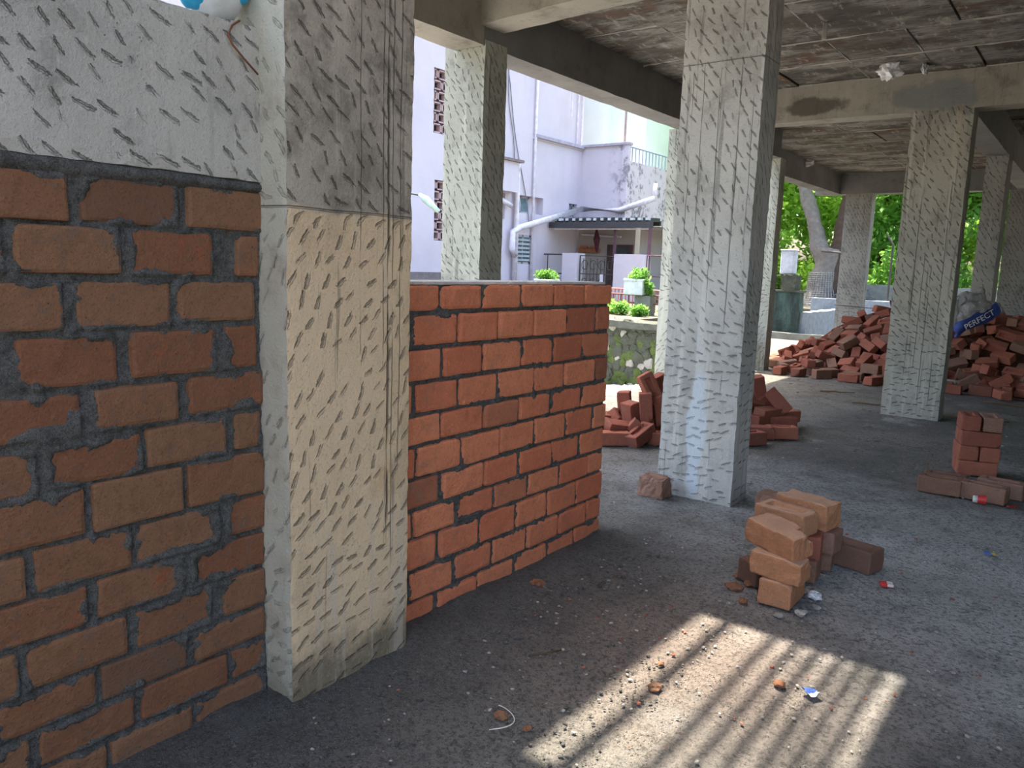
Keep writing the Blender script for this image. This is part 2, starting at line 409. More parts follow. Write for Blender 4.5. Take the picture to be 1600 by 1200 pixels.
def vnoise(x, y, scale, seed=0, octaves=3):
    """numpy value noise in 0..1"""
    out = np.zeros_like(x, float); amp = 1; tot = 0
    for o in range(octaves):
        r = np.random.default_rng(seed * 17 + o); T = r.random((256, 256))
        u = x * scale; v = y * scale; iu = np.floor(u).astype(int); iv = np.floor(v).astype(int); fu = u - iu; fv = v - iv
        fu = fu * fu * (3 - 2 * fu); fv = fv * fv * (3 - 2 * fv)
        g = lambda a, b: T[a % 256, b % 256]
        out += amp * ((g(iu, iv) * (1 - fu) + g(iu + 1, iv) * fu) * (1 - fv) + (g(iu, iv + 1) * (1 - fu) + g(iu + 1, iv + 1) * fu) * fv)
        tot += amp; amp *= .55; scale *= 2.1
    return out / tot

# ---------------------------------------------------------------- setting: floor, ceiling, walls
fx = np.concatenate([np.linspace(-3.85, -2.1, 50), np.arange(-2.08, .9, .022), np.linspace(.92, 4.0, 50)])
fy = np.concatenate([np.linspace(-3.5, 1.0, 50), np.arange(1.02, 4.6, .022), np.linspace(4.64, 15.4, 200)])
FX, FY = np.meshgrid(fx, fy, indexing='ij')
def floor_h(x, y):
    h = (vnoise(x + 30, y + 30, 2.2, 1) - .5) * .012 + (vnoise(x + 30, y + 30, 14, 2) - .5) * .006 + (vnoise(x + 30, y + 30, 40, 3, 2) - .5) * .005
    near = np.exp(-np.maximum(0, x + 1.72) / .10) * ((y > .2) & (y < 3.15))      # dropped mortar along the wall foot
    return h + near * (.028 + .03 * (vnoise(x + 30, y + 30, 9, 5) - .5))
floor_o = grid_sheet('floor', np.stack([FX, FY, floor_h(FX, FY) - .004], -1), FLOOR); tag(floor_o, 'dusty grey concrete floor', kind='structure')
sl = G().box(-3.85, 4, -3.5, 15.4, -.3, -.03).done('floor_slab', M_BEAM); tag(sl, kind='structure')

ceil = empty('ceiling', (0, 0, 3)); tag(ceil, kind='structure')
HX0, HX1, HY0, HY1 = -2.00, -1.29, 1.87, 2.97
g = G()
for b in ((-3.9, HX0, .4, 15.2), (HX1, 4.0, .4, 15.2), (HX0, HX1, .4, HY0), (HX0, HX1, HY1, 15.2)):
    g.box(b[0], b[1], b[2], b[3], 3.015, 3.13)
sl = g.done('slab', CEIL, ceil); sl.matrix_parent_inverse = Matrix.Translation((0, 0, -3))
for px in (-1.0, -.83, -.752, -.683, -.609, -.549, -.49):
    w = .022 if px < -.9 else .017
    b = G().box(px - .90 - w, px - .90 + w, HY0 - .05, HY1 + .05, 3.131, 3.15).done('batten', M_BEAM, ceil); b.matrix_parent_inverse = Matrix.Translation((0, 0, -3))
# formwork imprints: every panel its own piece
pm = {}
yb = [4.36, 5.35, 6.3, 7.0, 7.7, 8.6, 9.5, 10.4, 11.3, 12.2, 13.1, 14.0, 14.85]
for r_, (y0, y1) in enumerate(zip(yb, yb[1:])):
    xx = -3.45 + (.0 if r_ % 2 else -.0); k = 0
    widths = [.62, .9, .55, .9, .62, .9, .9, .9, .9]
    if r_ % 2: widths = widths[3:] + widths[:3]
    for w in widths:
        x1 = min(xx + w, 3.9)
        if x1 - xx < .2: break
        dz = random.uniform(0, .014); tx = random.uniform(-.006, .006)
        V, Fa = lattice(lin(xx + .006, x1 - .006, .15), lin(y0 + .006, y1 - .006, .15), [3.0 - dz, 3.03])
        for p in V:
            if p[2] < 3.02: p[2] += tx * (p[0] - xx) + .006 * noise.noise(Vector((p[0] * 4, p[1] * 4, r_)))
        c = np.array([(xx + x1) / 2, (y0 + y1) / 2, 3.0])
        o = link('panel', mesh('panel', V - c, Fa, CEIL), ceil, tuple(c - np.array([0, 0, 3])))
        xx = x1
# cement fins squeezed between the panels
fin = bmesh.new()
M_FIN = plain('cement_fin', (.36, .35, .32), .9, .2, 0, .004)
def addfin(p, q, h=.012):
    p, q = Vector(p), Vector(q); n = max(2, int((q - p).length / .06)); d = (q - p).normalized(); s_ = Vector((-d.y, d.x, 0)) * .004
    pr = None
    for i in range(n + 1):
        c = p.lerp(q, i / n); hh = h * max(0, .4 + noise.noise(c * 3) + .8 * noise.noise(c * 15))
        a = [fin.verts.new(c - s_ * 1.6), fin.verts.new(c + Vector((0, 0, -hh - .001)) + s_ * noise.noise(c * 20)), fin.verts.new(c + s_ * 1.6)]
        if pr: fin.faces.new((pr[0], pr[1], a[1], a[0])); fin.faces.new((pr[1], pr[2], a[2], a[1]))
        pr = a
for y in yb[1:-1]: addfin((-3.45, y, 2.992), (3.9, y, 2.992))
for x in (-2.83, -1.93, -1.38, -.48, .14): addfin((x, 4.4, 2.992), (x, 14.8, 2.992), .01)
fm = bpy.data.meshes.new('cement_fin'); fin.to_mesh(fm); fin.free(); fm.materials.append(M_FIN)
fo = link('cement_fin', fm, ceil); fo.matrix_parent_inverse = Matrix.Translation((0, 0, -3)); tag(fo, kind='stuff')

def beam(x0, x1, y0, y1, z0, z1, mat=M_BEAM, label=None, skew=0, step=.09):
    V, Fa = lattice(lin(x0, x1, step), lin(y0, y1, step), lin(z0, z1, step))
    for i, p in enumerate(V):
        nv = noise.noise_vector(Vector(p * 6)); p[1] += skew * (p[0] - x0) / (x1 - x0)
        V[i] = p + np.array(nv) * .005
    c = np.array([(x0 + x1) / 2, (y0 + y1) / 2, z0])
    o = link('beam', mesh('beam', V - c, Fa, mat), ceil, tuple(c - np.array([0, 0, 3])))
    if label: o['label'] = label
    return o
beam(-3.70, -3.45, -.6, 4.13, 2.66, 3.02, M_BEAM)
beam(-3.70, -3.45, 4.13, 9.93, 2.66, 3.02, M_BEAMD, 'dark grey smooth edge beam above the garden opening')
beam(-3.70, -1.93, 4.12, 4.36, 2.78, 3.02, M_BEAM, 'pale short beam joining two columns', skew=-.17)
beam(-1.93, 3.9, 3.93, 4.15, 2.78, 3.02, M_BEAM)
beam(-3.45, 3.9, 7.70, 7.93, 2.67, 3.02, M_BEAMX, 'weathered cross beam with a dark damp patch')
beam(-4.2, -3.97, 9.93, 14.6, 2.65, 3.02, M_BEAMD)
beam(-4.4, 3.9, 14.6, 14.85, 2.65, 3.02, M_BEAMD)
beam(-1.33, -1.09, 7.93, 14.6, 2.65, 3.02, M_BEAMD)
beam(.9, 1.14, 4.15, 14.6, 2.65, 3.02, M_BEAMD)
o = G().box(-4.4, -3.45, 9.93, 15.2, 3.0, 3.12).done('slab', CEIL, ceil); o.matrix_parent_inverse = Matrix.Translation((0, 0, -3))
# columns
def column(x0, x1, y0, y1, z1, mat, label, seed, step=.05):
    o = rough_box('concrete_column', x0, x1, y0, y1, -.02, z1, mat, step, .004, seed=seed)
    tag(o, label, 'column', 'concrete columns of the unfinished building'); return o
column(-1.98, -1.68, 1.25, 1.70, 3.02, M_NEAR, 'nearest broad column, beige below and grey above, between the two brick walls', 1, .022)
column(-3.80, -3.443, 4.14, 4.38, 2.70, M_OUT, 'pale greenish column standing behind the half-height brick wall', 2, .04)
cm = column(-1.93, -1.49, 3.95, 4.17, 3.02, M_MID, 'tall whitish column at the centre, chisel-marked, small brick heap behind it', 3, .03)
column(-3.80, -3.45, 7.55, 7.79, 2.67, M_OUT, 'column almost hidden behind the left edge of the whitish centre column', 4)
column(-3.80, -3.45, 9.95, 10.15, 2.67, M_OUT, 'narrow column with dark side just right of the whitish centre column', 5)
column(-1.56, -1.08, 7.70, 7.95, 2.69, M_FAR, 'grey-green chisel-marked column in front of the large brick heap', 6, .04)
column(-3.87, -3.43, 14.6, 14.85, 2.67, M_FAR2, 'grey column at the far side beside the big tree trunk', 7, .07)
column(-1.31, -1.09, 10.6, 11.05, 2.67, M_FAR2, 'dark slim column rising behind the cement bag on the heap', 8, .06)
column(-1.43, -.95, 14.6, 14.85, 2.67, M_FAR2, 'dark column at the far right edge of the photo', 9, .07)

# ---------------------------------------------------------------- brick walls
def course_wall(root, xf, rows, zl, y_lo, y_hi, thick, mat, jitter, seed, zslope=None):
    """rows: list of lists of (joint_start_y, joint_end_y); bricks fill between joints. returns rects"""
    rects = []; rs = random.Random(seed)
    for i, js in enumerate(rows):
        zt, zb = zl[i], zl[i + 1]
        cur = y_lo
        spans = []
        for a, b in js:
            if a - cur > .02: spans.append((cur, a))
            cur = b
        if y_hi - cur > .02: spans.append((cur, y_hi))
        for a, b in spans:
            t = (a + b) / 2
            dz = zslope(i, t) if zslope else 0
            z0 = zb + .0055 + rs.uniform(-.001, .002) + dz; z1 = zt - .0055 + rs.uniform(-.002, .001) + dz
            L = b - a; H = z1 - z0
            face = xf + rs.uniform(-.004, .005)
            me = brick_mesh(L, thick, H, rs.randint(0, 9999), mat, amp=jitter, rad=rs.uniform(.005, .011), nx=12 if L > .12 else 7, ny=3, nz=6, chip=rs.choice((0, 0, .012, .018)))
            # brick x axis along Y
            o = link('brick', me, root, (face - thick / 2 - root.location.x, (a + b) / 2 - root.location.y, (z0 + z1) / 2 - root.location.z), (rs.uniform(-.006, .006), rs.uniform(-.01, .01), PI / 2 + rs.uniform(-.012, .012)))
            rects.append((a, b, z0, z1))
    return rects
def mortar_sheet(root, xf, rects, y0, y1, z0, z1, step, seed, smear=.5, low=0.):
    Y = np.arange(y0, y1 + step, step); Z = np.arange(z0, z1 + step / 2, step); YY, ZZ = np.meshgrid(Y, Z, indexing='ij')
    d = np.full(YY.shape, 9.)       # signed distance to nearest brick rect (negative inside)
    for a, b, c, e in rects:
        dy = np.maximum(a - YY, YY - b); dz = np.maximum(c - ZZ, ZZ - e)
        d = np.minimum(d, np.maximum(dy, dz))
    n1 = vnoise(YY + 9, ZZ + 9, 16, seed, 4); n2 = vnoise(YY + 9, ZZ + 9, 110, seed + 3, 2); n3 = vnoise(YY + 9, ZZ + 9, 7, seed + 5, 3)
    joint = np.clip((d + .006) / .008, 0, 1)
    h = -.009 + (n1 - .5) * .018 + (n2 - .5) * .009 + np.clip(n3 - .52, 0, 1) * .06 * smear
    edge = -.002 + (n1 - .5) * .040 + (n2 - .5) * .010 + d * .62 + np.clip(n3 - .55, 0, 1) * .12 * smear - low
    H = np.where(d > 0, h, np.minimum(edge, .006))
    H = np.where(d < -.030, -.02, H)
    P = np.stack([xf + H, YY, ZZ], -1)
    o = grid_sheet('mortar', P - np.array(root.location), MORTAR, root, smooth=False); tag(o, 'dark rough mortar between the bricks'); return o

zl = [1.418, 1.305, 1.19, 1.076, .952, .845, .734, .609, .498, .395, .2815, .1856, .088, -.02]
rl = [[(.774, .799), (1.021, 1.045), (1.262, 1.297)],
 [(.648, .665), (.882, .904), (1.112, 1.177), (1.245, 1.295)],
 [(.755, .783), (.997, 1.017), (1.233, 1.293)],
 [(.619, .657), (.864, .895), (1.113, 1.138), (1.235, 1.291)],
 [(.779, .804), (1.009, 1.036), (1.253, 1.289)],
 [(.681, .698), (.913, .924), (1.14, 1.16), (1.243, 1.288)],
 [(.779, .793), (1.013, 1.028), (1.248, 1.286)],
 [(.648, .665), (.881, .895), (1.111, 1.135), (1.257, 1.284)],
 [(.77, .796), (1.007, 1.026), (1.251, 1.282)],
 [(.621, .636), (.861, .883), (1.086, 1.113), (1.249, 1.281)],
 [(.783, .794), (1.01, 1.034), (1.247, 1.279)],
 [(.634, .652), (.869, .888), (1.125, 1.14), (1.245, 1.277)],
 [(.797, .806), (1.02, 1.033), (1.243, 1.276)]]
for r_ in rl:      # carry the bond on to the left, out of the frame
    a = r_[0][0]
    ext = []
    k = a - .232
    while k > -.2: ext.insert(0, (k, k + .018)); k -= .232
    r_[:0] = ext
wl = empty('wall_left', (-1.79, .5, 0)); tag(wl, 'red brick infill wall with thick dark mortar under a concrete beam', kind='structure')
def slope_l(i, y):
    s = [-.004, .002, -.006, -.01, -.01, -.018, -.01][min(i, 6)] if i < 7 else -.006
    return -s * (y - 1.26) * -1 * -1 if False else s * (1.26 - y) / .62
rects = course_wall(wl, -1.79, rl, zl, -.3, 1.29, .1, MB['near'], .0018, 3, slope_l)
mortar_sheet(wl, -1.79, rects, -.3, 1.262, -.02, 1.425, .006, 4, .55)
# thick mortar bed under the beam
V = []; n = 80
Y = np.linspace(-.3, 1.262, 130); T = np.linspace(0, 1, 12); P = np.zeros((130, 12, 3))
for i, y in enumerate(Y):
    sag = .018 * (1.26 - y) / .62
    zb = 1.408 - sag * .6; zt = 1.445 + sag * .9
    for j, t in enumerate(T):
        P[i, j] = (-1.797 + .018 * math.sin(PI * min(1, t * 1.2)) + .004 * noise.noise(Vector((0, y * 30, t * 3))) + .003 * noise.noise(Vector((3, y * 110, t * 9))), y, zb + (zt - zb) * t + .005 * noise.noise(Vector((7, y * 14, 0))) * (1 - t))
o = grid_sheet('mortar_bed', P - np.array(wl.location), MORTAR, wl, False); tag(o, 'dark grey mortar bed under the low beam')
lb = rough_box('concrete_beam', -2.0, -1.783, -.3, 1.262, 1.438, 1.817, M_BEAMLOW, .028, .004, wl, 12)
lb.location = lb.location - wl.location; tag(lb, 'pale grey low beam scored with diagonal chisel cuts')

hw = empty('brick_wall', (-1.786, 2.4, 0)); tag(hw, 'half-height red brick wall behind the nearest column, ending free at right', 'wall')
Z2 = [1.178, 1.081, .965, .851, .739, .635, .521, .412, .311, .193, .084, -.02]
J2 = [[1.949, 2.172, 2.403, 2.629, 2.862], [1.814, 2.044, 2.266, 2.493, 2.722, 2.962], [1.961, 2.185, 2.42, 2.631, 2.856], [1.83, 2.055, 2.273, 2.508, 2.725, 2.972],
 [1.961, 2.195, 2.416, 2.633, 2.87], [1.841, 2.073, 2.296, 2.526, 2.752, 2.971], [1.967, 2.208, 2.42, 2.658, 2.873], [1.829, 2.049, 2.275, 2.495, 2.719, 2.947],
 [1.96, 2.183, 2.415, 2.64, 2.86], [1.809, 2.042, 2.273, 2.496, 2.726, 2.956], [1.955, 2.184, 2.418, 2.654, 2.867]]
rs2 = random.Random(4)
rows2 = []
for r_ in J2:
    js = []
    for k, y in enumerate(r_):
        w = rs2.choice((.010, .013, .016)) * (1.5 if k == 0 else 1); js.append((y - w / 2, y + w / 2))
    rows2.append([(1.69, 1.715)] + js)
rects2 = course_wall(hw, -1.786, rows2, Z2, 1.69, 3.082, .1, MB['half'], .002, 9)
mortar_sheet(hw, -1.786, rects2, 1.69, 3.070, -.02, 1.172, .006, 21, .25, .006)
# back leaf of the wall: stretchers seen from outside and along the top
rows3 = [[(y - .07, y - .058) for (y, _) in r_[1:]] for r_ in rows2]
for i in range(11):
    y = 1.70
    for a in [j[0] for j in rows3[i]] + [3.075]:
        if a - y > .05:
            me = brick_mesh(a - y - .012, .1, Z2[i] - Z2[i + 1] - .018, i * 7 + int(a * 10), MB['half'], nx=6, ny=3, nz=3)
            link('brick', me, hw, (-2.0 + .11 - .055 - hw.location.x - .0 + (-.05 + .05), (a + y) / 2 - hw.location.y, (Z2[i] + Z2[i + 1]) / 2), (0, 0, PI / 2))
        y = a + .012
g = G().box(-1.995, -1.80, 1.70, 3.05, -.02, 1.166); co = g.done('mortar_core', MORTAR, hw); co.matrix_parent_inverse = Matrix.Translation(-hw.location)
g = G().box(-1.985, -1.81, 1.70, 3.06, 1.165, 1.183); co = g.done('mortar_top', plain('sunlit_mortar', (.74, .72, .68), .9, .2, 0, .01), hw); co.matrix_parent_inverse = Matrix.Translation(-hw.location)  # pale colour paints sunlight onto the wall top

# enclosing wall the camera never looks at (right side of the floor)
wr = G().box(3.95, 4.1, -.6, 15.2, -.03, 3.02).done('unseen_wall_right', M_BEAM); tag(wr, kind='structure')
wb = G().box(-1.98, -.75, -.62, -.5, -.03, 3.02).done('shade_wall_back', M_BEAM); tag(wb, kind='structure')  # unseen wall segment, added to keep light off the left wall
#SECTION2
PILE_A = '''-3.17,9.74,0.048,0,-0.01,1.54;-2.94,9.74,0.048,0,-0.01,1.48;-2.67,9.75,0.053,-1.57,-0.01,0.97;-2.35,9.72,0.047,0,-0,0.03;-2.07,9.68,0.048,0,-0,1.25;-1.28,9.71,0.047,0,-0,-0.01;-1,9.8,0.053,-1.55,0,-0.01;-0.79,9.7,0.048,0,0,-1.09;-0.48,9.72,0.053,1.57,0.01,-1.48;-0.2,9.64,0.052,-1.57,-0,2.88;0.03,9.73,0.048,0,-0.01,1.12;0.3,9.73,0.048,0.01,0,-0.26;-3.22,9.98,0.053,1.57,-0,2.16;-2.89,10.01,0.048,-0,0,-0.39;-2.65,9.99,0.053,0.1,0,0.99;-2.35,9.94,0.048,0,-0,3.06;-2.08,9.96,0.048,-0,0,-1.06;-1.33,10.05,0.076,0.01,0.27,-1.7;-0.99,9.97,0.048,0,0,1.95;-0.76,9.99,0.053,1.56,-0.01,-1.62;-0.45,10.03,0.053,1.57,-0,-3.03;-0.23,10.08,0.11,-1.69,-2.56,-0.11;0.01,9.98,0.053,1.57,0,-1.01;0.28,9.93,0.048,-0,0,-0.6;-3.24,10.24,0.077,0.1,-0.17,0.57;-2.91,10.22,0.103,-0.25,0.28,-2.48;-2.68,10.22,0.116,0.24,0.4,-1.14;-2.33,10.23,0.142,-0.32,-0.47,2.15;-2.12,10.17,0.114,2.08,0.34,-0.56;-1.23,10.21,0.133,-0.6,-0.17,2.95;-1,10.17,0.107,2.13,0.04,-0.04;-0.77,10.17,0.093,-0.48,-0.06,3.07;-0.52,10.27,0.134,1.3,-0.33,2.39;-0.2,10.26,0.111,0.01,-0.36,1.68;0.02,10.3,0.106,0.13,0.25,-0.79;-3.51,10.53,0.059,-0.16,0.04,2.78;-3.18,10.57,0.152,-0.13,0.37,-2.79;-3,10.55,0.225,1.22,0.31,-1.51;-2.65,10.44,0.258,0.34,-0.19,2.54;-2.46,10.45,0.261,0.18,0.51,-1.4;-2.08,10.25,0.164,0.52,0.33,-0.57;-0.74,10.48,0.246,0.29,-0.38,1.13;-0.47,10.47,0.218,1.37,0.36,-1.86;-0.16,10.48,0.19,1.44,-0.34,2.33;0.14,10.54,0.152,1.28,-0.05,-2.62;-3.58,10.88,0.047,-0,0,0.97;-3.33,10.79,0.125,0.16,0.45,-2.58;-3.13,10.71,0.204,-0.27,0.4,3.13;-2.66,10.73,0.385,1.67,-0.53,0.88;-2.3,10.69,0.434,0.28,0.52,-1.3;-2.18,10.65,0.426,-0.26,-0.55,1.8;-0.73,10.78,0.391,-0.25,0.43,-1.7;-0.44,10.77,0.339,0.21,0.38,-0.67;-0.15,10.79,0.289,0.2,-0.37,1.69;0.18,10.73,0.18,-2.8,-0.02,1.06;-3.35,11.13,0.163,-2.15,0.12,-1.61;-3.06,10.97,0.314,0.61,-0.17,-0.93;-2.67,10.91,0.465,0.56,-0.07,-0.5;-2.38,10.88,0.539,2.03,-0.39,0.3;-2.2,10.87,0.566,-0.22,-0.57,1.64;-1.51,10.79,0.599,-0.96,0.27,-0.43;-0.75,10.98,0.5,-0.33,-0.42,2.75;-0.42,11.04,0.449,-0.37,-0.28,3;-0.09,11.02,0.352,1.93,-0.32,1.57;0.08,11.05,0.287,-0.02,-0.45,2.63;-2.92,11.4,0.495,-1.3,2.64,0.52;-2.75,11.33,0.597,-0.19,-0.53,0.36;-2.37,11.34,0.761,-0.14,0.31,2.7;-1.59,11.36,0.94,0.06,-0.08,-0.59;-1.19,11.4,0.814,-0.25,-0.35,-2.51;-0.96,11.37,0.718,-0.21,0.32,-0.6;-0.7,11.39,0.618,0.32,0.1,1.22;-0.42,11.36,0.535,-0.26,0.12,-1.14;-0.01,11.42,0.382,2.7,0.14,-1.29;-2.48,11.66,0.72,-0.17,-0.34,0.46;-0.94,11.6,0.713,-1.31,0.28,0.75;-0.69,11.64,0.618,-0.03,-0.31,-3.02;-0.36,11.64,0.523,1.76,0.21,0.72;-2.44,12.04,0.624,-0.38,-0.47,-0.37;-1.58,11.96,0.869,-0.97,2.84,-0.3;-1.14,12.06,0.662,0.62,-0.26,3.02;-1.58,12.23,0.65,-0.53,0.42,0.7;-1.78,13.13,0.048,-0,-3.14,0.81;-0.72,12.49,0.315,-2.08,0.04,-0.2;-3.07,10.04,0.058,0,-0.08,1.51;-2.91,10,0.143,-0,-0,-0.93;-2.42,10.09,0.078,-0.9,0.06,-0.3;-2.17,9.99,0.149,1.57,0,-0.34;-1.95,9.96,0.153,-0,-0,1.47;-1.43,10,0.145,0.95,-0.31,1.39;-1.15,10.02,0.105,1.57,2.58,0.33;-0.84,10.05,0.138,-1.32,0.57,-2.77;-0.62,10.05,0.067,-0,0.17,-1.9;-0.43,10.02,0.158,1.57,0,-1.26;-0.06,10.02,0.174,1.39,-0.07,3.12;0.15,10.1,0.065,1.41,0.04,-2.35;-3.42,10.34,0.062,-0.14,0.07,2.75;-3.06,10.33,0.119,0.27,0.21,-1.31;-2.8,10.32,0.219,-0.24,-0.3,-2.32;-2.49,10.19,0.166,-2.3,-0.19,-0.5;-2.29,10.16,0.213,-1.41,-0.54,1.2;-1.1,10.25,0.228,1.42,-0.19,-1.64;-0.91,10.36,0.198,0.16,-0.49,1.38;-0.68,10.32,0.167,1.35,0.4,-1.99;-0.36,10.35,0.157,1.22,0.17,-2.55;-0.06,10.22,0.142,-0.35,0.61,-0.92;0.24,10.36,0.103,1.51,-0.19,2.66;-3.36,10.65,0.099,1.62,2.73,0.21;-3.33,10.48,0.139,1.32,0.33,-1.23;-2.79,10.54,0.251,0.11,-0.46,0.84;-2.58,10.61,0.335,0.3,-0.44,0.61;-2.27,10.37,0.232,-2.56,0.07,-0.22;-2.03,10.28,0.27,-2.78,0.25,1.18;-0.91,10.51,0.292,1.04,-3.04,0.07;-0.57,10.51,0.241,-0.24,0.38,-1.92;-0.32,10.53,0.226,-1.28,-0.26,0.98;-0.01,10.55,0.233,0.51,0.24,1.32;0.34,10.36,0.191,-2.97,0.1,0.24;-3.24,10.86,0.26,-1.22,0.45,1.42;-2.99,10.76,0.343,0.1,0.11,0.9;-2.58,10.52,0.399,-1.77,0.49,-2.31;-2.33,10.48,0.373,1.01,0.34,-0.67;-0.9,10.89,0.498,-0.5,-0.29,3.08;-0.55,10.87,0.447,0.84,-0.01,1.04;-0.31,10.81,0.333,-3.04,0.4,-0.86;0.11,10.84,0.229,-1.95,0.06,-2.03;-3.33,11.31,0.262,-3.11,0.14,-0.17;-2.88,11.1,0.457,-1.55,0.59,-2.48;-2.64,11.01,0.535,0.99,0.12,2.68;-2.25,11.01,0.649,0.6,-0.18,-0.09;-0.85,11.12,0.603,-0.42,-0.41,2.94;-0.63,11.11,0.531,0.37,0.35,-0.23;-0.24,11.06,0.412,0.08,-0.42,2.01;0.12,11.19,0.372,-0.1,2.98,-1.1;0.22,11.11,0.241,0.03,-0.45,2.7;-2.82,11.49,0.629,-0.28,0.01,-0.17;-2.54,11.42,0.696,0.38,0.03,-1.63;-2.44,11.52,0.796,-2.96,0.15,0.72;-1.34,11.42,0.888,1.99,0.02,1.52;-1.02,11.04,0.625,-1.8,0.56,-1.51;-0.84,11.46,0.67,0.13,-0.35,2.75;-0.56,11.45,0.579,1.29,-0.02,-1.65;-0.29,11.38,0.498,-0.28,0.04,-1.42;-3.02,11.87,0.419,1.23,0.6,2.34;-1.36,11.71,0.892,-0.41,-0.08,-1.76;-0.85,11.9,0.642,-0.07,-0.53,-2.11;-0.45,11.77,0.568,-2.27,-0.08,-1.98;-0.12,11.97,0.397,-0.06,-0.5,-2.41;-1.15,12.29,0.513,0.5,0.38,2.12;-2.75,12.89,0.108,3.01,-0.45,-1.24;-1.82,13.26,0.053,1.57,-0,-2.59;-1.31,13.24,0.053,-1.57,-0,-3.13;-3.74,10.98,0.047,-0,-3.14,-0.49;-3.41,10.69,0.196,1.33,2.8,-0.53;-2.88,10.63,0.321,-1.12,-0.17,1.21;-2.45,10.68,0.447,-0.97,-0.13,2.1;-1.45,10.56,0.519,-0.75,0.9,-2.11;-0.62,10.67,0.321,-2.85,-0.36,1.18;-0.44,10.62,0.338,-0.98,-0.1,2.67;-0.11,10.68,0.345,-0.24,-0.35,2.83;-3.72,11.18,0.047,3.14,0,-1.5;-3.44,11.29,0.174,-1.62,-3.01,-0.02;-3.24,11.06,0.281,0.1,2.16,-0.21;-2.86,10.94,0.446,-0.53,2.39,1.02;-2.45,11.09,0.642,0.01,0.6,-2.07;-2.19,10.46,0.413,2.56,0.31,-0.73;-1.2,11.12,0.742,2.14,0.38,-0.01;-0.86,10.66,0.364,-1.44,-0.51,1.61;-0.69,10.93,0.566,-0.41,-0.34,2.98;-0.43,11.17,0.507,1.81,0.39,-0.4;-0.12,11.23,0.421,0.01,0.47,-0.4;-3.1,11.46,0.363,1.49,2.46,-0.12;-2.7,11.63,0.679,0.55,-2.58,1.51;-2.26,11.64,0.909,-0.03,-0.3,0.11;-1.09,11.65,0.847,0.99,-0.63,2.11;-0.7,11.83,0.641,-2.66,0.02,-1.56;-0.59,11.64,0.683,-0.28,-0.14,-2.01;-0.28,11.92,0.511,-0.2,3.03,1.23'''
PILE_B = '''-2.69,4.77,0.05,0,0,0.79;-2.54,4.89,0.075,0,-0.38,1.4;-2.6,5.07,0.243,0,1.47,0.52;-2.62,5.15,0.38,1.22,1.08,0.52;-2.62,5.33,0.355,1.4,1.22,1.05;-2.55,5.17,0.224,0,1.4,0.87;-2.82,5.15,0.217,0.17,1.47,0.52;-2.7,5.04,0.165,0,1.36,1.22;-2.88,5.09,0.113,0.17,0.09,1.05;-2.85,4.97,0.089,0,0.35,0.35;-2.82,4.87,0.081,1.05,0,1.4;-2.71,4.89,0.099,0.26,0.17,1.05;-2.64,5.01,0.111,0.7,0,2.09;-2.83,5.12,0.115,0.79,0.35,1.4;-2.02,6.21,0.226,1.19,0.79,0.17;-2.17,6.17,0.315,0.35,1.31,1.05;-2.14,6.23,0.196,0.52,0.87,1.4;-2.05,6.1,0.142,0.14,0,1.22;-1.96,6.16,0.085,0.09,0,0.7;-1.87,5.9,0.05,0,0,0.66;-2,5.77,0.05,0,0,0.56;-2.08,6.01,0.089,0,0.09,1.4;-1.97,5.51,0.05,0,0,1.05;-2,6.38,0.09,0,0,1.05;-2.41,5.03,0.05,0,0,0.35;-2.1,5.21,0.05,0,0,1.22;-2.43,5.43,0.108,0.52,0.17,0.17;-2.38,5.61,0.19,0.17,0.52,0.87;-2.49,5.4,0.202,1.05,0.35,0.87;-2.25,5.82,0.13,0.35,0.52,1.4;-2.31,5.8,0.277,0.52,0.52,0.35;-2.51,5.53,0.307,0.87,0.52,0.35;-2.44,5.72,0.321,0.35,1.05,0.35;-2.28,5.97,0.365,0.35,0.52,1.57;-2.46,5.45,0.05,0,0,0.7;-2.73,5.24,0.05,0,0,0.17;-2.58,5.26,0.05,0,0,1.4;-2.15,5.71,0.05,0,0,0.17;-2.21,6.1,0.098,0.35,0.17,0.17;-2.22,6.12,0.226,0.87,0.17,0.87'''
# ---------------------------------------------------------------- loose bricks
def parse(t): return [[float(v) for v in r.split(',')] for r in t.split(';')]
BL, BW, BH = .225, .110, .095
var = {}
for k in range(6): var['l%d' % k] = brick_mesh(BL, BW, BH, 50 + k, MB['loose'], frog=k % 3 == 1, chip=(0, .02, .035, .02, 0, .05)[k], amp=.002)
for k in range(3): var['b%d' % k] = brick_mesh(BL, BW, BH, 70 + k, MB['brown'], frog=k == 1, chip=.02 * k, amp=.002)
rs = random.Random(8)
for r in parse(PILE_A):
    me = var[rs.choice(['l0', 'l1', 'l2', 'l3', 'l4', 'l5', 'b0', 'b2'])]
    o = link('brick', me, None, r[:3], r[3:])
    right = r[0] > -1.5
    x, y, z = r[:3]
    lev = 'on the floor' if z < .09 else 'low' if z < .3 else 'halfway up' if z < .58 else 'near the crest'
    side = ('far left tip', 'left of middle', 'beside the square column', 'between column and bag', 'right of the bag')[0 if x < -2.9 else 1 if x < -2.4 else 2 if x < -1.5 else 3 if x < -.95 else 4]
    steep = abs(math.sin(r[3])) > .8; look = 'brown' if me.name.startswith('brick') and me in (var['b0'], var['b2']) else 'frogged red' if me in (var['l1'], var['l4']) else 'red'
    tag(o, '%s brick %s %s in the large heap, %s' % (look, 'on edge' if steep else 'lying', lev, side), 'brick', 'bricks in the right half of the large heap' if right else 'bricks in the left half of the large heap')
def slope_z(x, y):
    return max(0., min(.74, (y - 10.12) / .52)) * max(0., 1 - max(0, abs(x + 1.12) - .42) / .35)
k = 0
